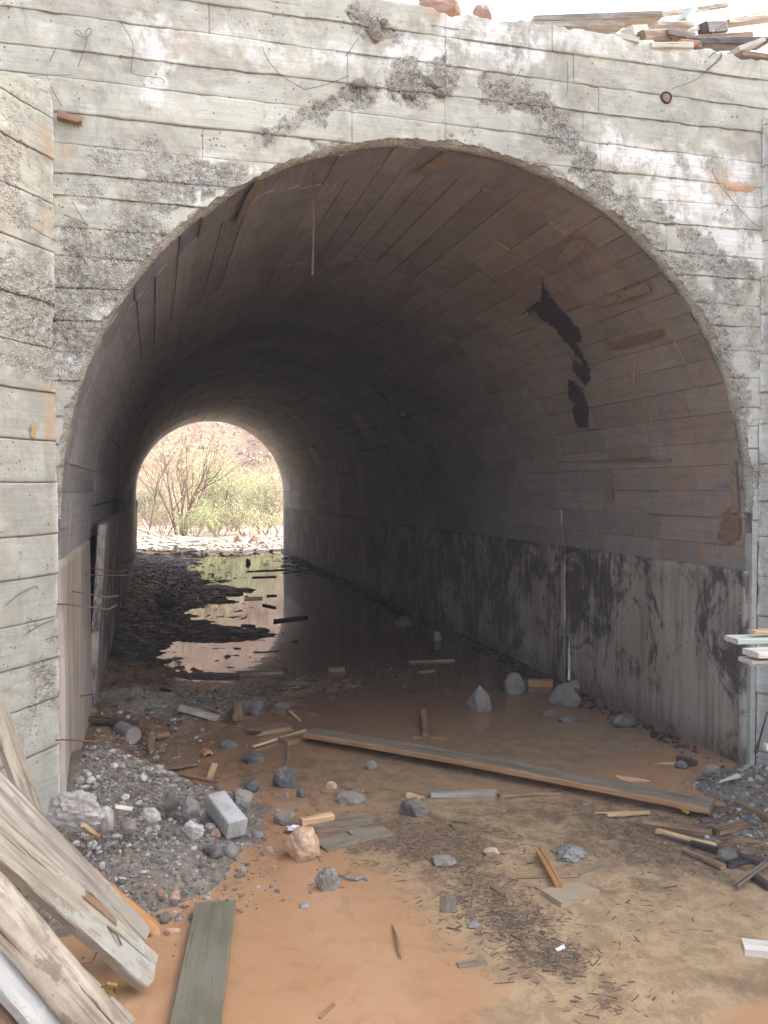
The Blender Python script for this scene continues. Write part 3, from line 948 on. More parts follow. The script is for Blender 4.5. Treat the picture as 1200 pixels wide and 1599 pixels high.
# exit headwall
ex = thing('exit_wall', 'far portal edge of the culvert round the small bright arch', 'wall')
b = Buf()
N = 60
for Yk in (LEN, LEN + 0.3):
    inner = [(RV * math.cos(math.pi * i / N) * 1.0, Yk, ZC + RV * math.sin(math.pi * i / N)) for i in range(N + 1)]
    outer = [(max(-4.6, min(4.7, 6 * math.cos(math.pi * i / N))), Yk, min(TOP - 0.11, ZC + 6 * math.sin(math.pi * i / N))) for i in range(N + 1)]
    b.add(inner + outer, [(i, i + 1, N + 2 + i, N + 1 + i) for i in range(N)])
    b.add([(RV, Yk, -.3), (4.7, Yk, -.3), (4.7, Yk, ZC), (RV, Yk, ZC)], [(0, 1, 2, 3)])
    b.add([(-RV, Yk, -.3), (-4.6, Yk, -.3), (-4.6, Yk, ZC), (-RV, Yk, ZC)], [(0, 1, 2, 3)])
ring = [(RV * math.cos(math.pi * i / N), ZC + RV * math.sin(math.pi * i / N)) for i in range(N + 1)]
ring = [(RV, -.3)] + ring + [(-RV, -.3)]
b.add([(x, y, z) for x, z in ring for y in (LEN, LEN + .3)], [(2 * i, 2 * i + 1, 2 * i + 3, 2 * i + 2) for i in range(len(ring) - 1)])
b.build('wall_core', m_fac, ex)

# ---- ground
def blob(X, Y, p, rx, ry, h):
    return h * np.exp(-((X - p.x) / rx) ** 2 - ((Y - p.y) / ry) ** 2)


def ground_h(X, Y):
    n = fbm(X * 2.1, Y * 2.1, 0, 100, 5); n2 = fbm(X * 9, Y * 9, 0, 101, 4)
    h = -0.055 + 0.028 * n + 0.020 * n2
    bank = sstep(-1.15, -1.85, X) * sstep(-.5, .5, Y) * (1 - sstep(17, 18, Y))
    h = h + 0.13 * bank
    isl = sstep(4.2, 6.0, Y) * (1 - sstep(16.2, 17.4, Y)) * (1 - sstep(-0.95, -0.15, X - 0.6 * n - 0.2 * n2 - 0.55 * np.exp(-((Y - 9.3) / 1.3) ** 2) - 0.5 * np.exp(-((Y - 5.2) / .8) ** 2)))
    h = h + 0.075 * isl - 0.013 * n2 * sstep(3.5, 5.5, Y)
    rb = sstep(1.35, 1.8, X) * sstep(4.5, 7, Y) * (1 - sstep(17, 18, Y))
    h = h + 0.07 * rb
    band = sstep(1.0, 2.0, Y) * (1 - sstep(3.9, 5.0, Y)) * (1 - sstep(-0.3, 0.5, X - 0.3 * n))
    h = h + 0.05 * band * (0.6 + n2)
    for (px, py, rx, ry, hh) in [(120, 1262, .35, .3, .16), (190, 1275, .4, .3, .12), (250, 1320, .45, .32, .10), (290, 1270, .4, .3, .08), (200, 1370, .35, .25, .09),
                                 (230, 1125, .45, .4, .09), (180, 1180, .35, .35, .05), (320, 1110, .4, .35, .05), (480, 1080, .6, .3, .035), (400, 990, .8, .8, .05),
                                 (1190, 1230, .35, .3, .14), (1175, 1300, .28, .25, .06), (1100, 1270, .3, .2, .035), (120, 1420, .5, .3, .08)]:
        h = h + blob(X, Y, gp(px, py), rx, ry, hh)
    h = h + blob(X, Y, gp(400, 962), .55, 1.3, -.07) + blob(X, Y, gp(440, 915), .5, 2.2, -.05)
    out = sstep(17.2, 18.6, Y)
    h = h * (1 - out) + out * (0.05 + 0.05 * n)
    side = sstep(2.2, 3.4, np.abs(X + 0.1) + 0.668 * np.minimum(Y, 0)) * (Y < 0.2)
    h = h + side * 0.12
    return h


xg = np.concatenate([[-150, -90, -40, -15, -8, -5], np.arange(-3.8, -1.92, 0.06), np.arange(-1.92, 1.92, 0.03), np.arange(1.92, 3.9, 0.06), [5, 8, 15, 40, 90, 150]])
yg = np.concatenate([[-60, -40, -20, -10, -6.5], np.arange(-5, -2.6, .06), np.arange(-2.6, 5.5, 0.028), np.arange(5.5, 19, 0.06), np.arange(19, 34, .4), [40, 60, 100, 150]])
GX, GY = np.meshgrid(xg, yg, indexing='ij')
GZ = ground_h(GX, GY)
far = (np.abs(GX) > 4) | (GY < -5.5)
GZ = np.where(far, 0.06, GZ)
grav = 0.10 + 0 * GX
for (px, py, rx, ry, hh) in [(110, 1265, .5, .4, 1), (200, 1290, .5, .4, .9), (280, 1300, .4, .4, .9), (210, 1370, .35, .3, .9), (230, 1110, .6, .5, .7), (330, 1100, .5, .5, .5),
                             (1190, 1230, .4, .35, .9), (1175, 1300, .3, .3, .4), (150, 1420, .4, .3, .6), (420, 1060, .6, .5, .5)]:
    grav = grav + blob(GX, GY, gp(px, py), rx, ry, hh)
soot = sstep(2.6, 5.2, GY + 0.8 * fbm(GX, GY, 0, 4, 3)) * (1 - sstep(16.6, 17.8, GY + .6 * fbm(GX * 2, GY * 2, 0, 44, 3)))
soot = np.maximum(soot, 0.35 * sstep(.8, 2.5, GY) * (GY < 17))
dry = np.maximum(sstep(16.9, 18.2, GY), sstep(-5.2, -6.5, GY))
me = raw_mesh('ground', np.stack([GX, GY, GZ], -1).reshape(-1, 3), grid_faces(*GX.shape)[:, ::-1].copy(), {'gravel': grav, 'soot': soot, 'dry': dry}, smooth=True)
tag(link('ground', me, m_ground), kind='structure')

# ---- water
wx = np.arange(-3.6, 3.7, 0.06); wy = np.concatenate([np.arange(-5.4, 5, 0.06), np.arange(5, 18.0, 0.12)])
WX, WY = np.meshgrid(wx, wy, indexing='ij')
lit = 0 * WX; shl = 0 * WX
for (px, py, rx, ry, hh) in [(740, 1380, .2, .2, .8), (800, 1445, .16, .15, .9), (870, 1500, .15, .12, .9), (700, 1330, .26, .2, .6), (640, 1300, .4, .25, .7), (1010, 1300, .5, .3, .7),
                             (1130, 1330, .4, .3, .9), (880, 1260, .5, .2, .5), (560, 1310, .3, .15, .4), (980, 1400, .3, .15, .4), (520, 1240, .5, .3, .4), (400, 1200, .6, .4, .5), (950, 1560, .2, .12, .5), (1120, 1480, .25, .14, .35)]:
    lit = lit + blob(WX, WY, gp(px, py), rx, ry, hh)
for (px, py, rx, ry, hh) in [(850, 1400, .55, .5, 1), (1050, 1480, .5, .35, 1), (700, 1290, .7, .4, .9), (1000, 1330, .6, .5, 1), (600, 1200, 1.2, .5, .6), (900, 1150, 1, .6, .6), (900, 1600, .35, .2, .8)]:
    shl = shl + blob(WX, WY, gp(px, py), rx, ry, hh)
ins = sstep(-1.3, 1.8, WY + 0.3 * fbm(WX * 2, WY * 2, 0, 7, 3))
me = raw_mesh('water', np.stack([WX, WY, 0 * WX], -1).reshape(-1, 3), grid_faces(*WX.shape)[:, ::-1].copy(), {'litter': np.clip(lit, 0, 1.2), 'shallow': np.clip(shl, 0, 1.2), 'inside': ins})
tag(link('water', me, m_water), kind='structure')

# ---- earth behind the walls
def make_earth_mat():
    M = Mat('red_earth')
    p = M.pos
    a = M.noise(p, 1.5, 6, 0.65); b_ = M.noise(p, 14, 6, 0.7)
    c = M.mix(M.sm(a, 0.4, 0.6), (0.38, 0.28, 0.21), (0.48, 0.40, 0.32))
    c = M.mix(M.sm(b_, 0.5, 0.66, 0, 0.7), c, (0.30, 0.17, 0.12))
    return M.finish(c, b_, 0.05, 0.8)


m_earth = make_earth_mat()


def field(name, xa, xb, ya, yb, n, m, fn, mat, attrs=None):
    X, Y = np.meshgrid(np.linspace(xa, xb, n), np.linspace(ya, yb, m), indexing='ij')
    Z = fn(X, Y)
    me = raw_mesh(name, np.stack([X, Y, Z], -1).reshape(-1, 3), grid_faces(n, m)[:, ::-1].copy(), smooth=True)
    return tag(link(name, me, mat), kind='structure')


def top_h(X, Y):
    base = 3.86 + 0.05 * fbm(X * 2, Y * 2, 0, 5, 4) + 0.0 * X
    mound = 0.95 * np.exp(-((X + 0.2) / 1.5) ** 2 - ((Y - 3.0) / 1.0) ** 2) + 0.5 * np.exp(-((X - 1.6) / 1.8) ** 2 - ((Y - 3.2) / 1.0) ** 2)
    return base + mound * (1 + 0.35 * fbm(X * 3, Y * 3, 0, 6, 4))


field('embankment', -14, 14, 0.33, 18.0, 280, 150, top_h, m_earth)


def side_h(X, Y):  # right slope is added out of view and raised to shade the foreground
    d = np.abs(X) - 2.05 + 0.69 * np.minimum(Y, 0)      # distance behind the wing walls
    ht = 3.2 + 0.3 * np.minimum(Y, 0) + 0 * X
    fall = sstep(-9.0, -6.0, Y)                            # added slope stops behind the viewer, so sunlit ground there bounces light in
    z = np.where(d > 0, ht * (0.1 + 0.9 * fall) + fall * np.clip(d, 0, 20) * (1.4 * (X > 0) + 0.17), -0.4)
    z = np.minimum(z, 19)
    return z + 0.12 * fbm(X, Y, 0, 9, 4)


for xa, xb in ((2.1, 26), (-22, -2.1)):
    X, Y = np.meshgrid(np.linspace(xa, xb, 140), np.linspace(-14, 0.30, 90), indexing='ij')
    Z = side_h(X, Y)
    V = np.stack([X, Y, Z], -1).reshape(-1, 3)
    F = grid_faces(*X.shape)[:, ::-1].copy()
    zf = Z.ravel()[F]
    F = F[(zf > 0.0).all(1)]
    tag(link('embankment', raw_mesh('embankment', V, F, smooth=True), m_earth), kind='structure')  # the right bank is an unseen sun blocker, shaped for its shadow


# ---- far hillside
def make_hill_mat():
    M = Mat('sunlit_scree_slope')
    p = M.pos
    a = M.noise(M.vec(p, 1, 1, 1.6), 0.8, 8, 0.7, 0.5); b_ = M.noise(M.vec(p, 1, 1, 2.0), 5.5, 7, 0.75)
    c = M.mix(M.sm(a, 0.42, 0.58), (0.23, 0.13, 0.08), (0.28, 0.20, 0.135))
    c = M.mix(M.sm(b_, 0.5, 0.62, 0, 0.7), c, (0.14, 0.075, 0.048))
    g = M.sm(M.noise(p, 0.9, 5, 0.7), 0.56, 0.64, 0, 0.8)
    x, y, z = M.z()
    g = M.mul(g, M.sm(z, 7.0, 1.5))
    c = M.mix(g, c, (0.10, 0.12, 0.05))
    return M.finish(c, M.add(b_, M.mul(M.noise(p, 9, 5, .7), .5)), 0.25, 0.8)


m_hill = make_hill_mat()


def hill_h(X, Y):
    d = Y - 33.5 + 0.25 * (X + 1)
    z = np.minimum(np.clip(d, 0, 60) * 0.62, 16 + np.clip(d, 0, 60) * 0.05)
    band = 0.35 * fbm(X * .35 - Y * 0.1, Y * .5, 0, 77, 5) * sstep(0, 3, d) * 2
    return z + band - 0.3 * (1 - sstep(0, 1, d))


field('hillside', -90, 90, 28, 130, 260, 200, hill_h, m_hill)

# ================================================================== objects
def plank_mesh(L, w, t, seed=0, seg=None, rag=(0, 0), taper=(1, 1), bend=0.0, rough=0.002, twist=0.0, round_=0.12):
    """board along local +X from 0 to L, width on Y, thickness on Z; rag = splinter depth at each end"""
    rg_ = random.Random(seed)
    seg = seg or max(4, min(40, int(L / 0.03)))
    c = min(w, t) * round_
    cs = [(-w / 2 + c, -t / 2), (0, -t / 2), (w / 2 - c, -t / 2), (w / 2, -t / 2 + c), (w / 2, t / 2 - c), (w / 2 - c, t / 2), (w / 6, t / 2), (-w / 6, t / 2), (-w / 2 + c, t / 2), (-w / 2, t / 2 - c), (-w / 2, -t / 2 + c)]
    n = len(cs)
    e0 = [rg_.uniform(0, rag[0]) for _ in cs]; e1 = [rg_.uniform(0, rag[1]) for _ in cs]
    e0[6:9] = sorted(e0[6:9]); e1[6:9] = sorted(e1[6:9])
    V = []
    ph = rg_.uniform(0, 100)
    I = np.arange(seg + 1) / seg
    for i, u in enumerate(I):
        k = taper[0] + (taper[1] - taper[0]) * u
        tw = twist * (u - .5)
        for j, (y, z) in enumerate(cs):
            x = e0[j] * (1 - u) + (L - e1[j]) * u if (rag[0] or rag[1]) else L * u
            d = rough * float(vn(np.array([u * L * 14 + ph]), np.array([j * 1.7 + ph]), 0, seed % 90)[0])
            yy, zz = y * k + d, z * (k if k > .3 else .3 + k * .5) + d * .6
            V.append((x, yy * math.cos(tw) - zz * math.sin(tw), yy * math.sin(tw) + zz * math.cos(tw) + bend * 4 * u * (1 - u)))
    F = [(i * n + j, (i + 1) * n + j, (i + 1) * n + (j + 1) % n, i * n + (j + 1) % n) for i in range(seg) for j in range(n)]
    F += [tuple(range(n)), tuple(range(seg * n, seg * n + n))[::-1]]
    return raw_mesh('plank', V, F)


def place(o, p0, p1, up=(0, 0, 1), roll=0.0):
    x = (Vector(p1) - Vector(p0)).normalized()
    z = Vector(up); z = (z - x * z.dot(x)).normalized()
    y = z.cross(x)
    M = Matrix((x, y, z)).transposed().to_4x4()
    if roll: M = M @ Matrix.Rotation(roll, 4, 'X')
    M.translation = Vector(p0)
    o.matrix_world = M
    return o


def gh(x, y):
    return float(ground_h(np.array([float(x)]), np.array([float(y)]))[0])


SEED = [100]


def board(name, label, cat, p0, p1, w, t, m, up=(0, 0, 1), roll=0.0, group=None, **k):
    SEED[0] += 1
    p0, p1 = Vector(p0), Vector(p1)
    me = plank_mesh((p1 - p0).length, w, t, seed=SEED[0], **k)
    o = link(name, me, m)
    for a, b_ in ((o, 0),): place(a, p0, p1, up, roll)
    return tag(o, label, cat, group)


def gboard(name, label, cat, x0, y0, x1, y1, w, t, m, lift=(0, 0), sink=0.35, group=None, **k):
    """board lying on the mud or floating in the shallow water, from photo ends"""
    P = []
    for (px, py), l in (((x0, y0), lift[0]), ((x1, y1), lift[1])):
        p = gp(px, py, 0.01)
        z = max(0.0, gh(p.x, p.y)) + t * (0.5 - sink * 0.5) + l
        p = gp(px, py, z)
        P.append(Vector((p.x, p.y, z)))
    k.setdefault('twist', 0.22 * math.sin(SEED[0] * 1.7)); k.setdefault('rough', 0.0028)
    return board(name, label, cat, P[0], P[1], w, t, m, group=group, **k)


def rock_mesh(sx, sy, sz, seed, sub=4, jag=0.26, fine=0.10, cuts=3, cone=0.0):
    import bmesh
    bm = bmesh.new()
    bmesh.ops.create_icosphere(bm, subdivisions=sub, radius=1.0)
    rg_ = random.Random(seed)
    V = np.array([v.co[:] for v in bm.verts])
    for _ in range(cuts + 3):
        nrm = np.array([rg_.gauss(0, 1), rg_.gauss(0, 1), rg_.gauss(0, .8)]); nrm /= np.linalg.norm(nrm)
        d = rg_.uniform(0.55, 0.85)
        ex = V @ nrm - d
        V = V - np.outer(np.maximum(ex, 0) * 0.92, nrm)
    r = 1 + jag * fbm(V[:, 0] * 1.3 + seed, V[:, 1] * 1.3, V[:, 2] * 1.3, seed % 50, 3) + fine * fbm(V[:, 0] * 6, V[:, 1] * 6 + seed, V[:, 2] * 6, 3, 3)
    V = V * r[:, None]
    if cone: V[:, :2] *= (1 - cone * np.clip(V[:, 2:3], -0.3, 1))
    V *= np.array([sx, sy, sz])
    for v, c in zip(bm.verts, V): v.co = c
    me = bpy.data.meshes.new('rock')
    bm.to_mesh(me); bm.free()
    return me


def rock(name, label, cat, px, py, wpx, hpx, m, sub=4, dy=0.8, group=None, jag=.26, fine=.11, cone=0.0, parent_z=None, bury=0.34, rz=None):
    """px,py = middle of the base line in the photo"""
    SEED[0] += 1
    p = gp(px, py, 0.0)
    z = max(0.0, gh(p.x, p.y))
    p = gp(px, py, z)
    dist = (p - CAM).dot(_Rm @ Vector((0, 0, -1)))
    s = wpx / FPX * dist / 2 * 0.93; hh = hpx / FPX * dist * 0.98
    me = rock_mesh(s * 1.05, s * dy, hh / 2 / (1 - bury) * 1.15, SEED[0], sub, jag, fine, cone=cone)
    o = link(name, me, m)
    fw = (p - CAM); fw.z = 0; fw.normalize()
    o.location = (p.x + fw.x * s * dy * .6, p.y + fw.y * s * dy * .6, z + hh * 0.5 - bury * hh * .35)
    o.rotation_euler = (0, 0, -PSI if rz is None else rz)
    return tag(o, label, cat, group)


# ---------- leaning timbers, lower left
def ext(p0, p1, L):
    return p0 + (p1 - p0).normalized() * L


def timber(name, label, cat, a, b_, L, w, t, m, up, **k):
    """a=(px,py,depth) foot, b=(px,py,depth) a point higher up"""
    p0, p1 = dp(*a), dp(*b_)
    return board(name, label, cat, p0, ext(p0, p1, L), w, t, m, up=up, **k)


upL = (0.55, -0.55, 0.62)
oA = timber('timber_beam', 'long weathered timber with an orange splintered lower edge, uppermost of the leaning timbers', 'timber', (222, 1478, 2.88), (0, 1250, 2.72), 2.0, 0.125, 0.05, W_grey, upL, seg=60, rag=(0.05, 0), rough=0.004)
spl = plank_mesh(0.36, 0.06, 0.05, seed=5, rag=(0.03, 0.1), taper=(0.9, 0.3), rough=0.004)
so = link('splintered_edge', spl, W_orange)
so.parent = oA; so.location = (-0.03, -0.066, 0.004); so['label'] = 'orange freshly splintered edge'
# keep the splinter on the side away from the camera's left
oB = timber('timber_plank', 'cement crusted plank whose muddy broken end rests at the puddle', 'timber', (238, 1524, 2.74), (0, 1315, 2.55), 2.1, 0.115, 0.042, W_cement, upL, seg=60, rag=(0.03, 0), rough=0.004)
chip = plank_mesh(0.17, 0.03, 0.008, seed=8, rag=(0.06, 0.08), taper=(.5, .9))
co = link('bark_flake', chip, W_brown); co.parent = oB; co.location = (0.20, -0.04, 0.024)
nb_ = Buf(); nb_.tube([(0.235, -.01, .02), (0.20, 0.0, .035), (0.165, 0.012, .03)], .003, 5)
nb_.build('nail', m_rust, oB)


def log(name, label, a, b_, L, r0, r1, m, seed):
    p0, p1 = dp(*a), dp(*b_)
    p1 = ext(p0, p1, L)
    seg, n = 70, 22
    V = []
    for i in range(seg + 1):
        u = i / seg
        for j in range(n):
            w = 2 * math.pi * j / n
            r = (r0 + (r1 - r0) * u)
            d = 1 + 0.10 * float(vn(np.array([u * 5.]), np.array([j * .8]), 0, seed)[0]) + 0.05 * float(vn(np.array([u * L * 16]), np.array([math.cos(w) * 3]), math.sin(w) * 3, seed)[0])
            V.append((u * L, math.cos(w) * r * d, math.sin(w) * r * d * .85 + 0.02 * math.sin(u * 5)))
    F = [(i * n + j, (i + 1) * n + j, (i + 1) * n + (j + 1) % n, i * n + (j + 1) % n) for i in range(seg) for j in range(n)] + [tuple(range(n)), tuple(range(seg * n, seg * n + n))[::-1]]
    o = link(name, raw_mesh(name, V, F, smooth=True), m)
    place(o, p0, p1, upL)
    return tag(o, label, 'log')


log('timber_log', 'whitish half-barked round log, front one of the leaning timbers', (235, 1690, 2.36), (5, 1440, 2.08), 2.0, 0.062, 0.052, W_bark, 5)
timber('timber_plank', 'thin pale plank with a brass-coloured clip, behind the round log', 'timber', (262, 1668, 2.62), (0, 1412, 2.38), 2.0, 0.06, 0.04, W_cement, upL, seg=50, rough=0.003)
timber('timber_board', 'blue-grey cement splashed board under the round log at the corner', 'timber', (118, 1640, 2.2), (0, 1495, 2.05), 1.6, 0.12, 0.03, W_blue, upL, seg=40, rough=0.003)
timber('timber_plank', 'dark brown stained plank end in the very bottom left corner', 'timber', (60, 1640, 2.15), (0, 1570, 2.08), 1.2, 0.09, 0.04, W_brown, upL, seg=30, rough=0.003)
timber('timber_slab', 'curved pale waney-edged slab leaning on the wing wall above the other timbers', 'timber', (52, 1275, 3.22), (0, 1150, 3.1), 1.2, 0.085, 0.03, W_grey, upL, seg=30, bend=.03, rough=0.004)
# clip
q = dp(168, 1548, 2.42)
b = Buf()
b.tube([q + Vector((-.02, 0, .01)), q + Vector((.0, -.01, .028)), q + Vector((.022, 0, .015)), q + Vector((.018, .01, -.012)), q + Vector((-.008, .0, -.02)), q + Vector((-.02, 0, .01))], .006, 6)
b.box(q + Vector((0.0, -.004, -.005)), (.012, .004, .014), Matrix.Rotation(.4, 3, 'Y'))
tag(b.build('brass_clip', flat('brass', (0.42, 0.30, 0.10), 0.45, 0.6)), 'small brass-coloured metal clip on the thin pale plank', 'clip')
b = Buf(); q = dp(128, 1505, 2.6)
b.tube([q, q + Vector((.03, 0, 0)), q + Vector((.045, 0, .03))], .0025, 5)
tag(b.build('bent_nail', m_rust), 'bent nail sticking out in the gap between the leaning timbers', 'nail')
# low trestle that the off-frame ends lean on
# ---------- green plank
gboard('plank', 'green-grey formwork board lying in the orange puddle', 'plank', 337, 1412, 298, 1640, 0.15, 0.022, W_green, lift=(0.012, 0.012), sink=0, seg=30, rough=0.0012, twist=0.02)

# ---------- long plank
lpk = gboard('plank', 'long muddy plank lying slantwise across the flooded floor', 'plank', 481, 1144, 1112, 1260, 0.145, 0.032, W_long, twist=0.03, lift=(0.035, 0.02), sink=0, seg=60, rough=0.002, rag=(0.03, 0.0), bend=0.012)
lpk.data.materials.append(make_wood('wet_sawn_edge', (0.30, 0.165, 0.08), (0.38, 0.225, 0.12), (0.19, 0.10, 0.05), 0.55))
for i, pl in enumerate(lpk.data.polygons):
    if i % 11 in (2, 3, 4, 8, 9, 10) and pl.index < 60 * 11: pl.material_index = 1

# ---------- boards jutting in from the right
def jut(name, label, x0, y0, dpt, w, t, m, yaw, L=1.5, roll=0.0, **k):
    p0 = dp(x0, y0, dpt)
    d = Vector((math.cos(yaw), math.sin(yaw), 0.0))
    return board(name, label, 'plank', p0, p0 + d * L, w, t, m, roll=roll, seg=20, rough=0.0012, **k)


jut('plank', 'pale greenish board end jutting from the right edge, topmost wide one', 1142, 999, 3.55, 0.11, 0.022, W_palegr, R_(-8))
jut('plank', 'whitish board end at right edge just below the greenish board', 1172, 1020, 3.42, 0.11, 0.024, W_pale, R_(-6))
jut('plank', 'thin cream board under the whitish board at right edge', 1164, 1032, 3.44, 0.10, 0.018, W_pale, R_(-7))
jut('plank', 'thin fresh yellow lath lying on the greenish board at right edge', 1174, 986, 3.55, 0.05, 0.012, W_fresh, R_(-4))
jut('plank', 'clean pale plank end poking in low at the right edge over the shallow puddle', 1160, 1478, 2.75, 0.07, 0.03, W_pale, R_(-28))
# off-frame stack that carries them
tz = dp(1142, 999, 3.55)
b = Buf()
b.box((tz.x + 1.1, tz.y - .1, (tz.z - .06) / 2 - .1), (.10, .25, (tz.z - .06) / 2 + .08))
tag(b.build('timber_block_stack', W_cement), 'stacked timber blocks carrying the jutting boards beyond the right edge', 'timber stack')
q = dp(1160, 1478, 2.75)
b = Buf(); b.box((q.x + .75, q.y - .42, (q.z) / 2 - .05), (.12, .12, q.z / 2 + .035)); tag(b.build('timber_block', W_cement), 'squat timber block under the clean pale plank beyond the right edge', 'timber block')
# white corner of another board right edge low
jut('plank', 'white board corner at the right edge below the board stack', 1194, 1166, 3.5, 0.05, 0.02, W_pale, R_(-20))

# rusty spike hanging by the right wing wall
b = Buf(); a0 = wpR(1200, 1108) + Vector((-.03, -.03, 0)); a1 = wpR(1182, 1172) + Vector((-.03, -.03, 0))
b.tube([a0, a0 * .4 + a1 * .6, a1], [.004, .006, .012], 6); tag(b.build('rusty_spike', m_rust), 'rusty spike leaning against the right wing wall', 'spike')

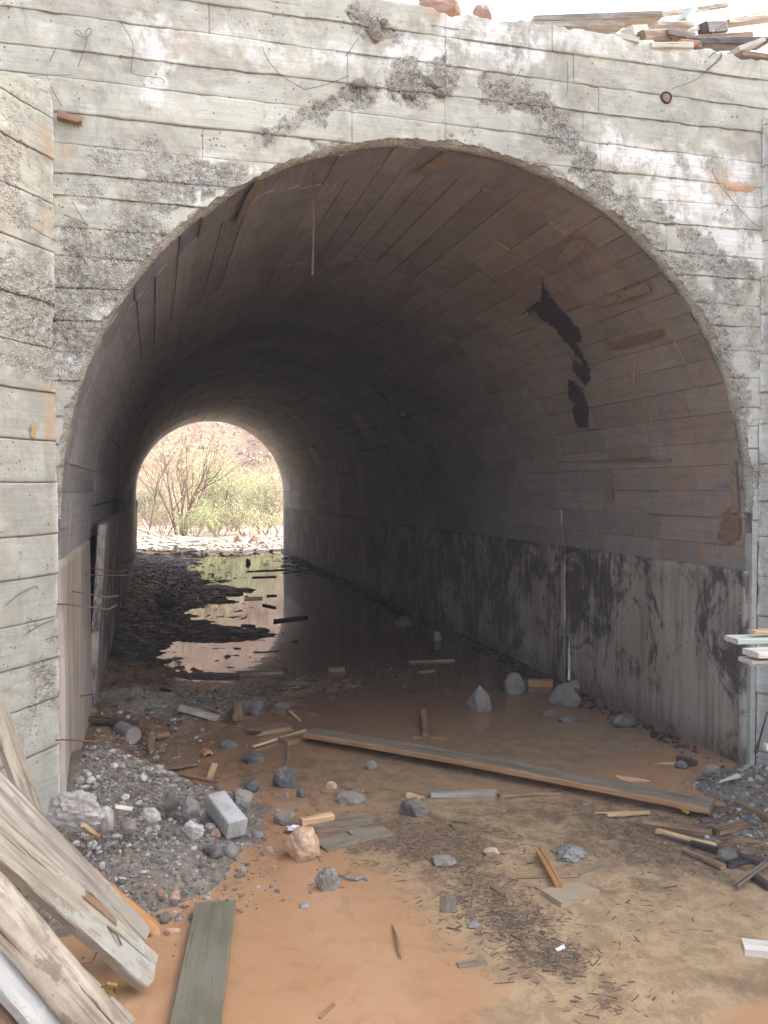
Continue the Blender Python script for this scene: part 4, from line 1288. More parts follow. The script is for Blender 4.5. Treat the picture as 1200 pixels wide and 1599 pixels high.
# ---------- scattered wood, photo ends: x0,y0,x1,y1,width,thick,material,label
WD = [
 ('wood_piece', 'stick', 640, 1034, 710, 1031, .035, .02, W_brown, 'thin straight brown lath floating beyond the pyramid stone', 0, {}),
 ('wood_piece', 'stick', 650, 1050, 682, 1047, .05, .015, W_brown, 'short splinter just behind the pyramid stone', 0, dict(rag=(.06, .05))),
 ('wood_block', 'wood block', 826, 1066, 864, 1068, .09, .06, W_orange, 'reddish wood block between the two big grey stones', 0, {}),
 ('wood_block', 'wood block', 514, 1046, 538, 1045, .06, .045, W_brown, 'small brown wood block standing in the dark mid tunnel', 0, {}),
 ('plank_remnant', 'plank', 370, 1052, 444, 1050, .09, .03, W_brown, 'wet brown plank sunk in the mud at mid tunnel left', 0, {}),
 ('plank_remnant', 'plank', 298, 1053, 372, 1056, .09, .03, W_dark, 'blackened plank remnant left of the wet brown plank', 0, {}),
 ('plank_remnant', 'plank', 280, 1105, 342, 1122, .085, .03, W_grey, 'short grey plank with pale top on the mud near left wall', .012, {}),
 ('wood_piece', 'stick', 187, 1082, 226, 1086, .05, .02, W_fresh, 'short tan lath end nearest the left wall foot', .01, {}),
 ('wood_piece', 'stick', 255, 1076, 286, 1092, .05, .02, W_brown, 'curled brown bark strip behind the short grey plank', .01, dict(rag=(.05, .05), bend=.03)),
 ('wood_piece', 'stick', 300, 1098, 345, 1112, .02, .012, W_orange, 'thin orange stick beside the short grey plank', .015, {}),
 ('wood_block', 'wood block', 372, 1120, 371, 1102, .07, .05, W_brown, 'upright brown wood chunk with white speck by the dark round stone', .02, {}),
 ('wood_piece', 'stick', 452, 1110, 470, 1126, .02, .012, W_fresh, 'small yellow stick left of the long plank end', 0, dict(rag=(.03, .03))),
 ('plank_remnant', 'plank', 385, 1146, 452, 1134, .13, .03, W_brown, 'broken brown board with a torn light edge left of the long plank', .006, dict(rag=(.10, .02))),
 ('wood_piece', 'stick', 395, 1166, 478, 1140, .018, .012, W_fresh, 'long thin yellow splinter touching the long plank end', .01, {}),
 ('plank_remnant', 'plank', 442, 1158, 485, 1148, .11, .022, W_brown, 'small dark brown board tucked against the long plank end', .006, {}),
 ('wood_piece', 'stick', 450, 1194, 454, 1166, .06, .01, W_brown, 'brown pointed shingle below the long plank end', 0, dict(taper=(.15, 1))),
 ('wood_piece', 'stick', 661, 1109, 666, 1148, .045, .018, W_brown, 'notched tan stake with a hole, standing out of the water', .03, {}),
 ('wood_piece', 'stick', 645, 1150, 698, 1151, .05, .012, W_brown, 'flat brown lath in front of the notched stake', 0, {}),
 ('wood_piece', 'stick', 635, 1140, 662, 1144, .08, .012, W_brown, 'small flat board left of the notched stake', 0, {}),
 ('wood_piece', 'stick', 590, 1183, 700, 1176, .01, .008, W_dark, 'thin dark twig just in front of the long plank', 0, {}),
 ('plank_remnant', 'plank', 672, 1241, 775, 1238, .05, .022, W_cement, 'long narrow board with cement crust lying below the long plank', .004, dict(rough=.004)),
 ('plank_remnant', 'plank', 775, 1243, 880, 1236, .06, .02, W_brown, 'tan lath continuing right of the cement crusted narrow board', .002, dict(rag=(.03, .1))),
 ('wood_piece', 'stick', 628, 1243, 660, 1248, .06, .02, W_fresh, 'broken yellow chunk left of the cement crusted narrow board', .01, dict(rag=(.04, .04))),
 ('wood_piece', 'stick', 470, 1284, 520, 1275, .045, .035, W_fresh, 'stubby tan half-round stick above the candy wrapper', .004, {}),
 ('board_piece', 'board', 480, 1290, 590, 1280, .11, .012, W_long, 'muddy board half sunk behind the split board', -.004, dict(rag=(.02, .1))),
 ('board_piece', 'board', 500, 1322, 550, 1307, .13, .014, W_long, 'left half of the split muddy board beside the tan rock', 0, {}),
 ('board_piece', 'board', 553, 1308, 604, 1296, .13, .014, W_long, 'right half of the split muddy board', 0, {}),
 ('wood_piece', 'stick', 842, 1330, 874, 1386, .030, .022, W_orange, 'reddish brown stick whose end lies on the square plywood piece', .015, {}),
 ('wood_piece', 'stick', 918, 1270, 1000, 1270, .035, .012, W_fresh, 'light split lath below the long plank, left of the yellow wrapper', .002, dict(rag=(.15, .08), taper=(.4, 1))),
 ('wood_piece', 'stick', 945, 1273, 1018, 1268, .022, .012, W_fresh, 'bright narrow splinter on the light split lath', .010, dict(rag=(.03, .03))),
 ('wood_piece', 'stick', 1004, 1286, 1112, 1302, .04, .03, W_brown, 'brown batten, upper of the parallel battens at lower right', .006, {}),
 ('wood_piece', 'stick', 1026, 1297, 1118, 1322, .03, .02, W_fresh, 'light orange batten just below the brown batten', .012, {}),
 ('wood_piece', 'stick', 1080, 1316, 1198, 1347, .025, .022, W_dark, 'long charred stick crossing to the right edge', .01, {}),
 ('wood_piece', 'stick', 1034, 1304, 1085, 1318, .022, .016, W_dark, 'short charred stick end left of the long charred stick', .004, {}),
 ('wood_piece', 'stick', 1063, 1324, 1130, 1354, .035, .022, W_brown, 'lowest reddish batten slanting down below the charred stick', .006, dict(rag=(.10, 0), taper=(.5, 1))),
 ('wood_piece', 'stick', 1118, 1298, 1163, 1287, .055, .025, W_brown, 'short thick brown block right of the brown batten', .008, {}),
 ('wood_piece', 'stick', 1115, 1310, 1190, 1314, .02, .014, W_brown, 'thin dark red lath under the short thick block', .004, dict(rag=(.1, .02))),
 ('wood_piece', 'stick', 1090, 1262, 1112, 1274, .02, .012, W_brown, 'little brown sliver right of the yellow wrapper', .004, dict(rag=(.03, .02))),
 ('wood_piece', 'stick', 1150, 1252, 1205, 1280, .028, .02, W_brown, 'brown lath running off the right edge beside the earth heap', .012, {}),
 ('wood_piece', 'stick', 1132, 1352, 1168, 1342, .045, .016, W_dark, 'dark flat splinter beneath the long charred stick', .004, dict(rag=(.05, .02))),
 ('wood_piece', 'stick', 1149, 1384, 1200, 1345, .02, .014, W_long, 'forked pale greenish twig at the right edge', .02, {}),
 ('wood_piece', 'stick', 1175, 1366, 1205, 1386, .035, .025, W_dark, 'black stub at the right edge below the forked twig', .006, {}),
 ('wood_piece', 'stick', 962, 1212, 1020, 1224, .035, .012, W_fresh, 'yellowish splinter lying on the far side of the long plank', .034, dict(rag=(.05, .12))),
 ('wood_piece', 'stick', 1016, 1193, 1076, 1191, .03, .012, W_fresh, 'yellow lath near the foot of the right wall', 0, dict(rag=(.1, .02), taper=(.4, 1))),
 ('wood_piece', 'stick', 1062, 1184, 1084, 1193, .055, .035, W_dark, 'dark chunk at the tip of the yellow lath', .004, {}),
 ('wood_piece', 'stick', 1118, 1222, 1156, 1211, .03, .014, W_pale, 'pale cream shard on the earth heap at right', .03, dict(rag=(.08, .01), taper=(.3, 1))),
 ('wood_piece', 'stick', 238, 1178, 236, 1145, .055, .014, W_brown, 'upright dark brown bark shard beside the concrete core', .035, dict(rag=(.06, .01), taper=(.5, 1))),
 ('wood_piece', 'stick', 242, 1149, 262, 1146, .04, .03, W_brown, 'little brown block between bark shard and concrete core', .004, {}),
 ('wood_piece', 'stick', 197, 1206, 310, 1193, .045, .012, W_brown, 'long flat brown strip across the muddy patch at left', .004, dict(rag=(.02, .06))),
 ('wood_piece', 'stick', 270, 1207, 342, 1222, .03, .012, W_brown, 'slanting tan strip meeting the upright chip', .004, dict(rag=(.1, .1))),
 ('wood_piece', 'stick', 328, 1216, 336, 1193, .035, .012, W_fresh, 'upright yellow chip at the end of the slanting strip', .01, {}),
 ('wood_piece', 'stick', 316, 1179, 330, 1176, .05, .02, W_orange, 'tiny bright orange curl of wood', .006, dict(bend=.02)),
 ('wood_piece', 'stick', 130, 1122, 215, 1130, .05, .03, W_dark, 'dark grey plank lying against the left wall foot', .012, {}),
 ('wood_piece', 'stick', 130, 1110, 150, 1112, .1, .05, W_brown, 'tan board corner wedged at the left wall foot', .01, {}),
 ('wood_piece', 'stick', 180, 1259, 206, 1263, .02, .012, W_pale, 'thin white lath on the rubble heap', .02, {}),
 ('wood_piece', 'stick', 130, 1288, 153, 1305, .022, .016, W_fresh, 'pale stick lying on the rubble near the leaning timbers', .03, {}),
 ('wood_piece', 'stick', 700, 1400, 700, 1425, .06, .008, W_long, 'small muddy upright chip in the dark litter', -.002, {}),
 ('wood_piece', 'stick', 715, 1508, 760, 1502, .035, .01, W_long, 'submerged tan lath in the orange shallows', -.003, {}),
 ('wood_piece', 'stick', 612, 1442, 628, 1500, .012, .010, W_brown, 'thin dark twig half sunk in the orange puddle', .001, dict(rag=(.05, .05), taper=(.3, 1), bend=.006)),
 ('wood_piece', 'stick', 500, 1590, 522, 1568, .01, .008, W_brown, 'short red twig at the bottom edge of the puddle', 0, {}),
 ('wood_piece', 'stick', 905, 1366, 950, 1345, .012, .008, W_long, 'thin muddy root arc right of the plywood piece', 0, dict(bend=.004)),
 ('wood_piece', 'stick', 805, 1372, 905, 1369, .008, .006, W_brown, 'thin muddy root running behind the plywood piece', 0, {}),
 ('wood_piece', 'stick', 560, 880 + 8, 600, 889, .06, .03, W_dark, 'thin black stick by the right water margin deep inside', 0, {}),
 ('wood_piece', 'stick', 386, 892, 450, 889, .045, .018, W_dark, 'longest black plank floating across the bright reflection', .005, {}),
 ('wood_piece', 'stick', 394, 901, 432, 900, .045, .018, W_dark, 'black block floating just below the longest black plank', .005, {}),
 ('wood_piece', 'stick', 382, 934, 410, 933, .045, .018, W_dark, 'thick black stump in the middle of the reflection', .01, {}),
 ('wood_piece', 'stick', 417, 930, 432, 929, .045, .018, W_dark, 'small black chip right of the thick black stump', .005, {}),
 ('wood_piece', 'stick', 412, 944, 430, 948, .045, .018, W_dark, 'short black splinter slanting below the small chip', .005, {}),
 ('wood_piece', 'stick', 428, 969, 480, 963, .03, .03, W_dark, 'long thin black branch where the reflection fades', .005, {}),
 ('wood_piece', 'stick', 378, 976, 398, 977, .045, .018, W_dark, 'nearest black chunk in the reflection', .005, {}),
 ('wood_piece', 'stick', 462, 896, 490, 901, .03, .02, W_grey, 'pale stick glinting at the right water margin', .01, {}),
 ('wood_piece', 'stick', 436, 1030, 446, 1003, .015, .012, W_grey, 'pale twig sticking up out of the dark mid-tunnel mud', .12, {}),
]
for nm, cat, x0, y0, x1, y1, w, t, m, lab, lift, kw in WD:
    gboard(nm, lab, cat, x0, y0, x1, y1, w, t, m, lift=(lift, lift), **kw)

# square plywood piece
c4 = [gp(x, y, .012) for x, y in ((845, 1392), (903, 1380), (937, 1393), (877, 1413))]
b = Buf(); b.add([c + Vector((0, 0, .008)) for c in c4] + [c - Vector((0, 0, .016)) for c in c4], [(0, 3, 2, 1), (4, 5, 6, 7), (0, 1, 5, 4), (1, 2, 6, 5), (2, 3, 7, 6), (3, 0, 4, 7)])
o = b.build('plywood_piece', make_wood('muddy_plywood', (0.33, 0.26, 0.18), (0.38, 0.32, 0.23), (0.26, 0.20, 0.14), 0.5, None, .4)); tag(o, 'square muddy plywood piece lying under the reddish stick', 'plywood')

# ---------- stones and lumps
RK = [
 ('stone', 475, 1344, 60, 36, K_tan, 'tan and white limestone lump sitting in the orange puddle', dict(jag=.3, fine=.12)),
 ('mortar_lump', 514, 1391, 38, 26, K_lump, 'round pebbly mortar lump in the puddle before the tan rock', dict(fine=.18, sub=4)),
 ('stone', 749, 1112, 52, 32, K_mid, 'pyramid-shaped grey stone standing in the water', dict(cone=.75, jag=.12)),
 ('stone', 803, 1083, 34, 26, K_mid, 'upright grey stone behind the pyramid stone, left of the reddish block', {}),
 ('stone', 885, 1102, 52, 27, K_mid, 'rounded grey boulder close to the wall joint', {}),
 ('stone', 446, 1230, 36, 25, K_dark, 'dark pebbly lump standing alone above the flat slab', dict(fine=.15)),
 ('stone', 379, 1268, 42, 32, K_grey, 'rough grey rubble lump behind the pale cast block', dict(fine=.16)),
 ('stone', 392, 1238, 31, 17, K_dark, 'flat-topped dark stone above the rough rubble lump', {}),
 ('stone', 549, 1256, 50, 14, K_grey, 'flat grey slab with mortar crust left of the dark wet rock', dict(dy=.5, fine=.1)),
 ('stone', 650, 1276, 50, 20, K_dark, 'dark wet flat rock below the cement crusted board', {}),
 ('stone', 395, 1192, 36, 14, K_dark, 'low dark grey stone in the middle mud', {}),
 ('stone', 357, 1169, 36, 11, K_dark, 'long low grey stone right of the bark shard', dict(dy=.4)),
 ('stone', 580, 1202, 24, 10, K_grey, 'small grey stone alone in front of the long plank', {}),
 ('stone', 403, 1119, 29, 22, K_dark, 'rounded dark blue-grey stone beside the brown chunk', {}),
 ('stone', 440, 1108, 24, 10, K_dark, 'small flat grey stone right of the dark round stone', {}),
 ('mortar_lump', 122, 1284, 95, 34, K_light, 'broad pale grey heap of set mortar at the foot of the left wing wall corner', dict(fine=.22, jag=.35, dy=.55, bury=.4)),
 ('stone', 166, 1290, 28, 24, K_light, 'white lump on top of the left rubble heap', {}),
 ('stone', 201, 1299, 27, 17, K_grey, 'bluish grey lump right of the white lump', {}),
 ('stone', 238, 1283, 30, 20, K_light, 'ragged white plaster lump in the rubble', dict(jag=.4, fine=.15)),
 ('stone', 268, 1264, 28, 22, K_dark, 'brownish dark lump behind the ragged plaster lump', {}),
 ('stone', 297, 1274, 36, 22, K_grey, 'grey pebbly lump left of the pale cast block', dict(fine=.15)),
 ('stone', 302, 1305, 34, 16, K_light, 'light flat rubble piece below the pebbly lump', {}),
 ('stone', 334, 1336, 34, 14, K_dark, 'dark smooth stone at the edge of the puddle', {}),
 ('stone', 362, 1338, 24, 14, K_grey, 'small pebbly stone beside the dark smooth stone', {}),
 ('stone', 148, 1330, 12, 14, K_light, 'small upright bluish white chip in the rubble', {}),
 ('stone', 160, 1356, 14, 8, K_light, 'small white chip lowest in the rubble', {}),
 ('stone', 232, 1232, 24, 12, K_dark, 'dark lump amid the muddy patch at left', {}),
 ('stone', 340, 1240, 12, 12, K_dark, 'tiny dark stone above the pale cast block', {}),
 ('stone', 275, 1408, 22, 12, K_tan, 'small tan chip at the puddle margin by the green board', {}),
 ('stone', 250, 1402, 14, 9, K_orange, 'little orange pebble beside the tan chip', {}),
 ('stone', 258, 1442, 26, 12, K_dark, 'grey pointed stone near the orange splintered timber', {}),
 ('stone', 270, 1460, 26, 8, K_tan, 'flat tan stone in the water by the orange splintered timber', {}),
 ('stone', 338, 1307, 20, 10, K_orange, 'orange-brown brick bit below the light rubble piece', {}),
 ('stone', 403, 1310, 20, 8, K_grey, 'small flat stone right of the pale cast block', {}),
 ('stone', 445, 1288, 34, 18, K_lump, 'muddy pebbly clod left of the stubby stick', {}),
 ('stone', 420, 1336, 22, 12, K_orange, 'faint orange stone left of the tan limestone', {}),
 ('stone', 970, 1137, 40, 18, K_dark, 'dark crumbly clod near the foot of the right wall', dict(fine=.15)),
 ('stone', 890, 1128, 34, 8, K_dark, 'low dark clod before the rounded boulder', {}),
 ('stone', 856, 1117, 26, 7, K_dark, 'low dark clod left of the other low clod', {}),
 ('stone', 900, 1068 + 8, 30, 10, K_grey, 'small heap of lime under the wall joint', {}),
 ('stone', 632, 978, 28, 11, K_dark, 'dark low stone deep in the tunnel by the wall', {}),
 ('stone', 684, 1001, 16, 12, K_grey, 'brownish square stone deep in the tunnel by the wall', {}),
 ('stone', 1112, 1212, 30, 14, K_grey, 'elongated grey stone on the earth heap at right', dict(dy=.4)),
 ('stone', 1064, 1204 - 4, 22, 9, K_dark, 'dark clod beside the yellow lath at right wall', {}),
 ('stone', 768, 1336, 28, 8, K_tan, 'flat beige stone in the shallow water at right centre', {}),
 ('stone', 690, 1352, 46, 10, K_lump, 'wide flat muddy stone left of the beige stone', {}),
 ('stone', 740, 1450, 24, 6, K_grey, 'small pale stone awash amid the dark litter', {}),
 ('stone', 1135, 1344, 34, 14, K_dark, 'brownish stone near the forked twig', {}),
 ('stone', 470, 1276 - 30, 14, 12, K_dark, 'tiny dark stone left of the flat slab', {}),
 ('stone', 516, 1232, 22, 9, K_tan, 'small beige stone above the flat slab', {}),
 ('stone', 372, 846, 13, 8, K_orange, 'orange stone on the bright ground outside the far arch', {}),
 ('stone', 397, 848, 16, 9, K_orange, 'larger orange stone right of the other one outside the far arch', {}),
 ('stone', 383, 838, 8, 8, K_light, 'white stone between the two orange stones', {}),
 ('stone', 280, 843, 10, 7, K_orange, 'brown stone among dry branches outside the far arch', {}),
 ('stone', 388, 880, 8, 6, K_dark, 'single black stone standing in the far reflection', {}),
 ('stone', 258, 944, 34, 14, K_dark, 'square dark block half lost in the black mud', {}),
]
for nm, px, py, w, h, m, lab, kw in RK:
    rock(nm, lab, 'stone' if nm == 'stone' else 'mortar lump', px, py, w, h, m, **kw)

# pale cast block
p0, p1 = gp(336, 1280, .05), gp(371, 1303, .05)
gz = gh(p0.x, p0.y)
o = board('cast_block', 'pale squared cast-concrete block tilted on the rubble edge', 'concrete block', p0 + Vector((0, 0, max(0, gz) + .02)), p1 + Vector((0, 0, .025)), .095, .085, K_block, seg=10, rough=0.002, round_=.06)
# concrete core cylinder
p0, p1 = gp(188, 1150, .07), gp(209, 1161, .07)
p0.z = p1.z = max(0.05, gh(p1.x, p1.y)) + .05
d = (p1 - p0).normalized()
b = Buf(); n = 24
pts = [p0 - d * .06 + (p1 - p0) * t for t in (0, .02, .5, .98, 1)]
b.tube([p1 - d * x for x in (.19, .185, .1, .005, 0)], [.045, .052, .052, .052, .047], n)
o = b.build('concrete_core', K_grey); tag(o, 'short cylinder of cored concrete lying by the left wall', 'concrete core')

# silver crumpled plastic
o = rock('crumpled_plastic', 'crumpled clear plastic bag behind the plywood piece', 'plastic bag', 892, 1345, 52, 18, flat('clear_plastic', (0.24, 0.23, 0.205), 0.4), fine=.4, jag=.5)
# wrappers
def patch(name, label, cat, pts, z, m, th=.004, wob=.004):
    n = len(pts)
    T = [gp(x, y, z) + Vector((0, 0, wob * math.sin(i * 2.1))) for i, (x, y) in enumerate(pts)]
    b = Buf(); b.add(T + [t - Vector((0, 0, th)) for t in T], [tuple(range(n))[::-1], tuple(range(n, 2 * n))] + [(i, (i + 1) % n, n + (i + 1) % n, n + i) for i in range(n)])
    return tag(b.build(name, m), label, cat)


def make_wrapper():
    M = Mat('white_purple_wrapper', rough=.35)
    t = M.noise(M.vec(M.pos, 60, 60, 60), 1.0, 3, .5)
    return M.finish(M.mix(M.sm(t, .5, .53), (.75, .74, .78), (.30, .10, .28)), t, .002, .4)


patch('candy_wrapper', 'tiny white and purple sweet wrapper by the tan limestone', 'wrapper', [(447, 1291), (458, 1289), (469, 1288), (470, 1295), (459, 1297), (450, 1295)], .02, make_wrapper())
m_yel = flat('yellow_plastic', (0.70, 0.50, 0.05), .4)
patch('yellow_wrapper', 'crumpled yellow wrapper in front of the long plank end', 'wrapper', [(1058, 1257), (1065, 1256), (1077, 1266), (1073, 1268), (1064, 1264)], .03, m_yel, .008)
patch('white_shard', 'tiny white plastic shard in the shallow brown water', 'plastic shard', [(867, 1481), (881, 1476), (883, 1479), (870, 1484)], .006, m_white)
b = Buf(); b.tube([gp(x, y, .006) for x, y in ((527, 1365), (534, 1369), (545, 1373), (556, 1374), (568, 1370), (574, 1375))], [.006, .002, .004, .006, .003, .003], 5)
tag(b.build('blue_cord', flat('blue_plastic', (0.12, 0.22, 0.30), .5)), 'scrap of faded blue cord floating by the mortar lump', 'cord')

# ---------- wires, bars
def smooth(P, n=5):
    P = [Vector(p) for p in P]
    if len(P) < 3: return P
    Q = [P[0] * 2 - P[1]] + P + [P[-1] * 2 - P[-2]]
    out = []
    for i in range(1, len(Q) - 2):
        a, b_, c, d = Q[i - 1:i + 3]
        for k in range(n):
            t = k / n
            out.append(0.5 * ((2 * b_) + (c - a) * t + (2 * a - 5 * b_ + 4 * c - d) * t * t + (3 * b_ - a - 3 * c + d) * t ** 3))
    return out + [P[-1]]


def bars(L, m, rad, parent, name, proj):
    for pts in L:
        b = Buf(); b.tube([proj(*p) for p in pts], rad, 5); b.build(name, m, parent)


def lw(px, py, off=0.0): return xp(px, py, -1.850 + off)


for pts in ([(100, 943), (170, 952), (184, 944)], [(112, 923), (168, 933), (186, 930)], [(132, 897), (170, 899), (198, 898)], [(141, 887), (183, 893), (199, 890)], [(125, 1087), (160, 1082), (200, 1076)], [(98, 1155), (150, 1158), (182, 1152)], [(135, 1143), (160, 1143), (190, 1144)]):
    a0 = lw(*pts[0]); Y = a0.y + 0.02
    b = Buf(); b.tube([a0 - Vector((.03, 0, 0)), a0] + [yp(x, y, Y + .05 * i) for i, (x, y) in enumerate(pts[1:])], 0.0038, 6)
    b.build('bent_bar', m_rust, tun)
for pts in ([(182, 872), (195, 876), (211, 870)], [(180, 878), (195, 879), (206, 877)]):
    b = Buf(); b.tube([dp(x, y, 8.0) for x, y in pts], 0.007, 5); b.build('bent_bar', m_rust, tun)
b = Buf(); q0 = on_vault(490, 268, RV); q1 = yp(488, 430, q0.y); b.tube([q0, (q0 + q1) / 2 + Vector((.004, 0, 0)), q1], [.003, .004, .006], 5); b.build('hanging_wire', m_rust, tun)
b = Buf(); q0 = on_vault(991, 560, RV - .02); q1 = on_vault(990, 600, RV - .03); b.tube([q0, q1], .004, 5); b.build('hanging_wire', W_fresh, tun)

fw = lambda x, y, o=.012: yp(x, y, -o)
for pts in ([(122, 105), (134, 70), (135, 62), (118, 52), (122, 47), (135, 58), (143, 50), (140, 44), (134, 50), (137, 62)],
            [(205, 114), (206, 100), (208, 70), (196, 45), (187, 33), (203, 38)], [(206, 114), (220, 118), (250, 122), (258, 128)],
            [(0, 123), (30, 122), (60, 118), (112, 117)], [(74, 118), (82, 140), (97, 165)], [(410, 73), (418, 92), (440, 118), (475, 139)], [(475, 140), (510, 132), (545, 118)],
            [(1112, 240), (1116, 275), (1150, 320), (1182, 352), (1198, 352)], [(886, 95), (887, 130), (884, 152)], [(1127, 85), (1110, 105), (1085, 125), (1050, 138)],
            [(572, 45), (560, 60), (540, 88)], [(100, 335), (125, 345), (138, 353), (130, 343), (118, 322), (112, 316)], [(88, 75), (78, 95)], [(890, 40), (840, 86 + 34), (800, 128)][:0] or [(800, 128), (815, 108)]):
    P_ = []
    for i, (x, y) in enumerate(pts):
        P_.append(fw(x, y, .012 + .012 * (i % 2)))
    b = Buf(); b.tube(smooth(P_), 0.0015, 5); b.build('tie_wire', m_wire, portal)
for pts in ([(40, 352), (60, 365), (86, 378)], [(5, 945), (30, 925), (52, 915), (55, 920)], [(35, 990), (60, 975), (85, 965)]):
    b = Buf(); b.tube([wpL(x, y) + Vector((.012, -.01, 0)) for x, y in pts], 0.0018, 5) if False else b.tube(smooth([wpL(x, y) + Vector((.012, -.01, 0)) for x, y in pts]), 0.0018, 5); b.build('tie_wire', m_wire, wingL)
# drain hole
q = fw(1040, 153, .0)
b = Buf(); n = 20
for (r0, y0_, r1, y1_) in ((.038, .004, .030, -.014), (.030, -.014, .026, -.013), (.026, -.013, .024, .03)):
    V = [(q.x + r * math.cos(2 * math.pi * i / n), y_, q.z + r * math.sin(2 * math.pi * i / n)) for r, y_ in ((r0, y0_), (r1, y1_)) for i in range(n)]
    b.add(V, [(i, (i + 1) % n, n + (i + 1) % n, n + i) for i in range(n)])
hole = b.build('tie_hole', m_dark, portal)
b = Buf(); b.add([(q.x + .023 * math.cos(2 * math.pi * i / n), -.009, q.z + .023 * math.sin(2 * math.pi * i / n)) for i in range(n)] + [(q.x + .006, -.014, q.z - .004)], [(i, (i + 1) % n, n) for i in range(n)])
b.build('hole_plug', W_brown, hole)
# wooden peg in left wing wall, wood wedge at its top
p0 = wpL(50, 682)
nv = Vector((nL[0], nL[1], 0))
o = link('wooden_peg', plank_mesh(.07, .022, .018, 77, seg=4, taper=(1.1, .6)), W_fresh, wingL); place(o, p0 + nv * .005, wpL(46, 655) + nv * .035, (0, -1, 0.2))
o = link('wood_wedge', plank_mesh(.13, .035, .03, 78, seg=6, rag=(.02, .05)), W_brown, portal); place(o, fw(88, 180, .02), fw(135, 192, .012), (0, -1, 0.3))
o = link('mortar_flake', rock_mesh(.10, .012, .03, 91, 3, .3, .1), K_tan, portal); o.location = fw(1155, 292, .0)
for x, y, sx, sz, sd in ((585, 50, .05, .07, 92), (600, 35, .03, .03, 93), (675, 128, .07, .05, 94), (690, 145, .05, .03, 95), (560, 132, .05, .03, 96), (640, 150, .05, .02, 97)):
    o = link('exposed_rubble', rock_mesh(sx * .7, .022, sz * .7, sd, 4, .3, .3), K_lump, portal); o.location = fw(x, y, .004)

# ---------- on top of the headwall
TOPZ = 3.98
def top_board(label, x0, y0, x1, y1, Y0, Y1, w, t, m, **k):
    a0, a1 = yp(x0, y0, Y0), yp(x1, y1, Y1)
    board('plank', label, 'plank', a0, a1, w, t, m, group='planks heaped on top of the headwall', seg=14, rough=.003, **k)


TB = [
 ('long straight plank lying along the wall top, left end of the plank heap', 775, 45, 968, 43, .22, .30, .10, .03, W_grey),
 ('tapered dark plank above the long straight one on the wall top', 830, 37, 1028, 29, .55, .45, .12, .04, W_grey),
 ('short pale board below the long straight plank on the wall top', 892, 58, 965, 68, .10, .08, .10, .03, W_pale),
 ('pale board jutting over the wall lip left of the dark gap', 955, 62, 995, 69, .06, .02, .10, .025, W_pale),
 ('small upright pale board tilted on the heap on the wall top', 1062, 36, 1078, 17, .40, .42, .10, .03, W_palegr),
 ('long thin pole reaching highest behind the plank heap', 1010, 26, 1135, 8, .8, .9, .03, .03, W_grey),
 ('thick brown block end in the middle of the plank heap', 1000, 60, 1040, 58, .10, .18, .07, .07, W_brown),
 ('bleached block end left of the thick brown block', 980, 52, 1003, 50, .12, .2, .08, .06, W_pale),
 ('grey plank leaning right from the thick brown block', 1040, 54, 1083, 62, .16, .12, .08, .04, W_grey),
 ('narrow grey plank across the top middle of the heap', 1020, 42, 1078, 43, .35, .38, .09, .03, W_grey),
 ('cream board lying low on the wall lip under the block', 1010, 77, 1075, 76, .03, .03, .10, .03, W_pale),
 ('slanting plank pointing up right beside the tilted upright board', 1075, 52, 1098, 38, .25, .32, .08, .025, W_pale),
 ('dark wet block right of the slanting plank', 1098, 46, 1128, 44, .22, .3, .07, .07, W_dark),
 ('brown lath running right out of the dark gap', 1085, 62, 1170, 56, .2, .3, .06, .03, W_brown),
 ('long dark plank sloping down across the dark gap', 1062, 70, 1190, 68, .12, .22, .10, .04, W_dark),
 ('bleached thin board at the far right of the heap', 1130, 38, 1215, 27, .4, .5, .09, .025, W_grey),
 ('orange-brown board low at the far right of the wall top', 1150, 88, 1220, 98, .03, .06, .10, .03, W_brown),
 ('pale rectangular board standing by the right frame edge on the wall top', 1145, 82, 1185, 66, .12, .15, .10, .03, W_pale),
 ('short brown chunk in the left of the dark gap', 1058, 70, 1090, 74, .06, .06, .07, .04, W_orange),
 ('thin stick crossing over the plank heap', 1100, 36, 1200, 16, .3, .5, .02, .02, W_fresh),
]
for lab, *a in TB: top_board(lab, *a)
b = Buf()
b.tube(smooth([yp(*p, .02) for p in ((1133, 36), (1105, 58), (1088, 72), (1088, 82), (1094, 86))]), .003, 5)
b.tube(smooth([yp(*p, -.01) for p in ((1108, 90), (1116, 82), (1126, 82), (1126, 90), (1118, 98), (1105, 108))]), .003, 5)
tag(b.build('wire_coil', m_wire), 'loop of pale wire curling over the wall lip below the planks', 'wire')


def top_rock(label, px, py, w, h, Y, m, seed):
    p = yp(px, py, Y); dist = (p - CAM).dot(_Rm @ Vector((0, 0, -1)))
    o = link('rock', rock_mesh(w / FPX * dist / 2, w / FPX * dist / 2.4, h / FPX * dist / 2 * 1.1, seed, 3, .3, .1), m)
    o.location = p; tag(o, label, 'rock')


top_rock('broad pinkish rock on the wall top above the arch crown', 685, 14, 70, 34, .45, K_red, 201)
top_rock('small dark red rock right of the broad pinkish rock', 753, 26, 32, 34, .35, K_red, 202)

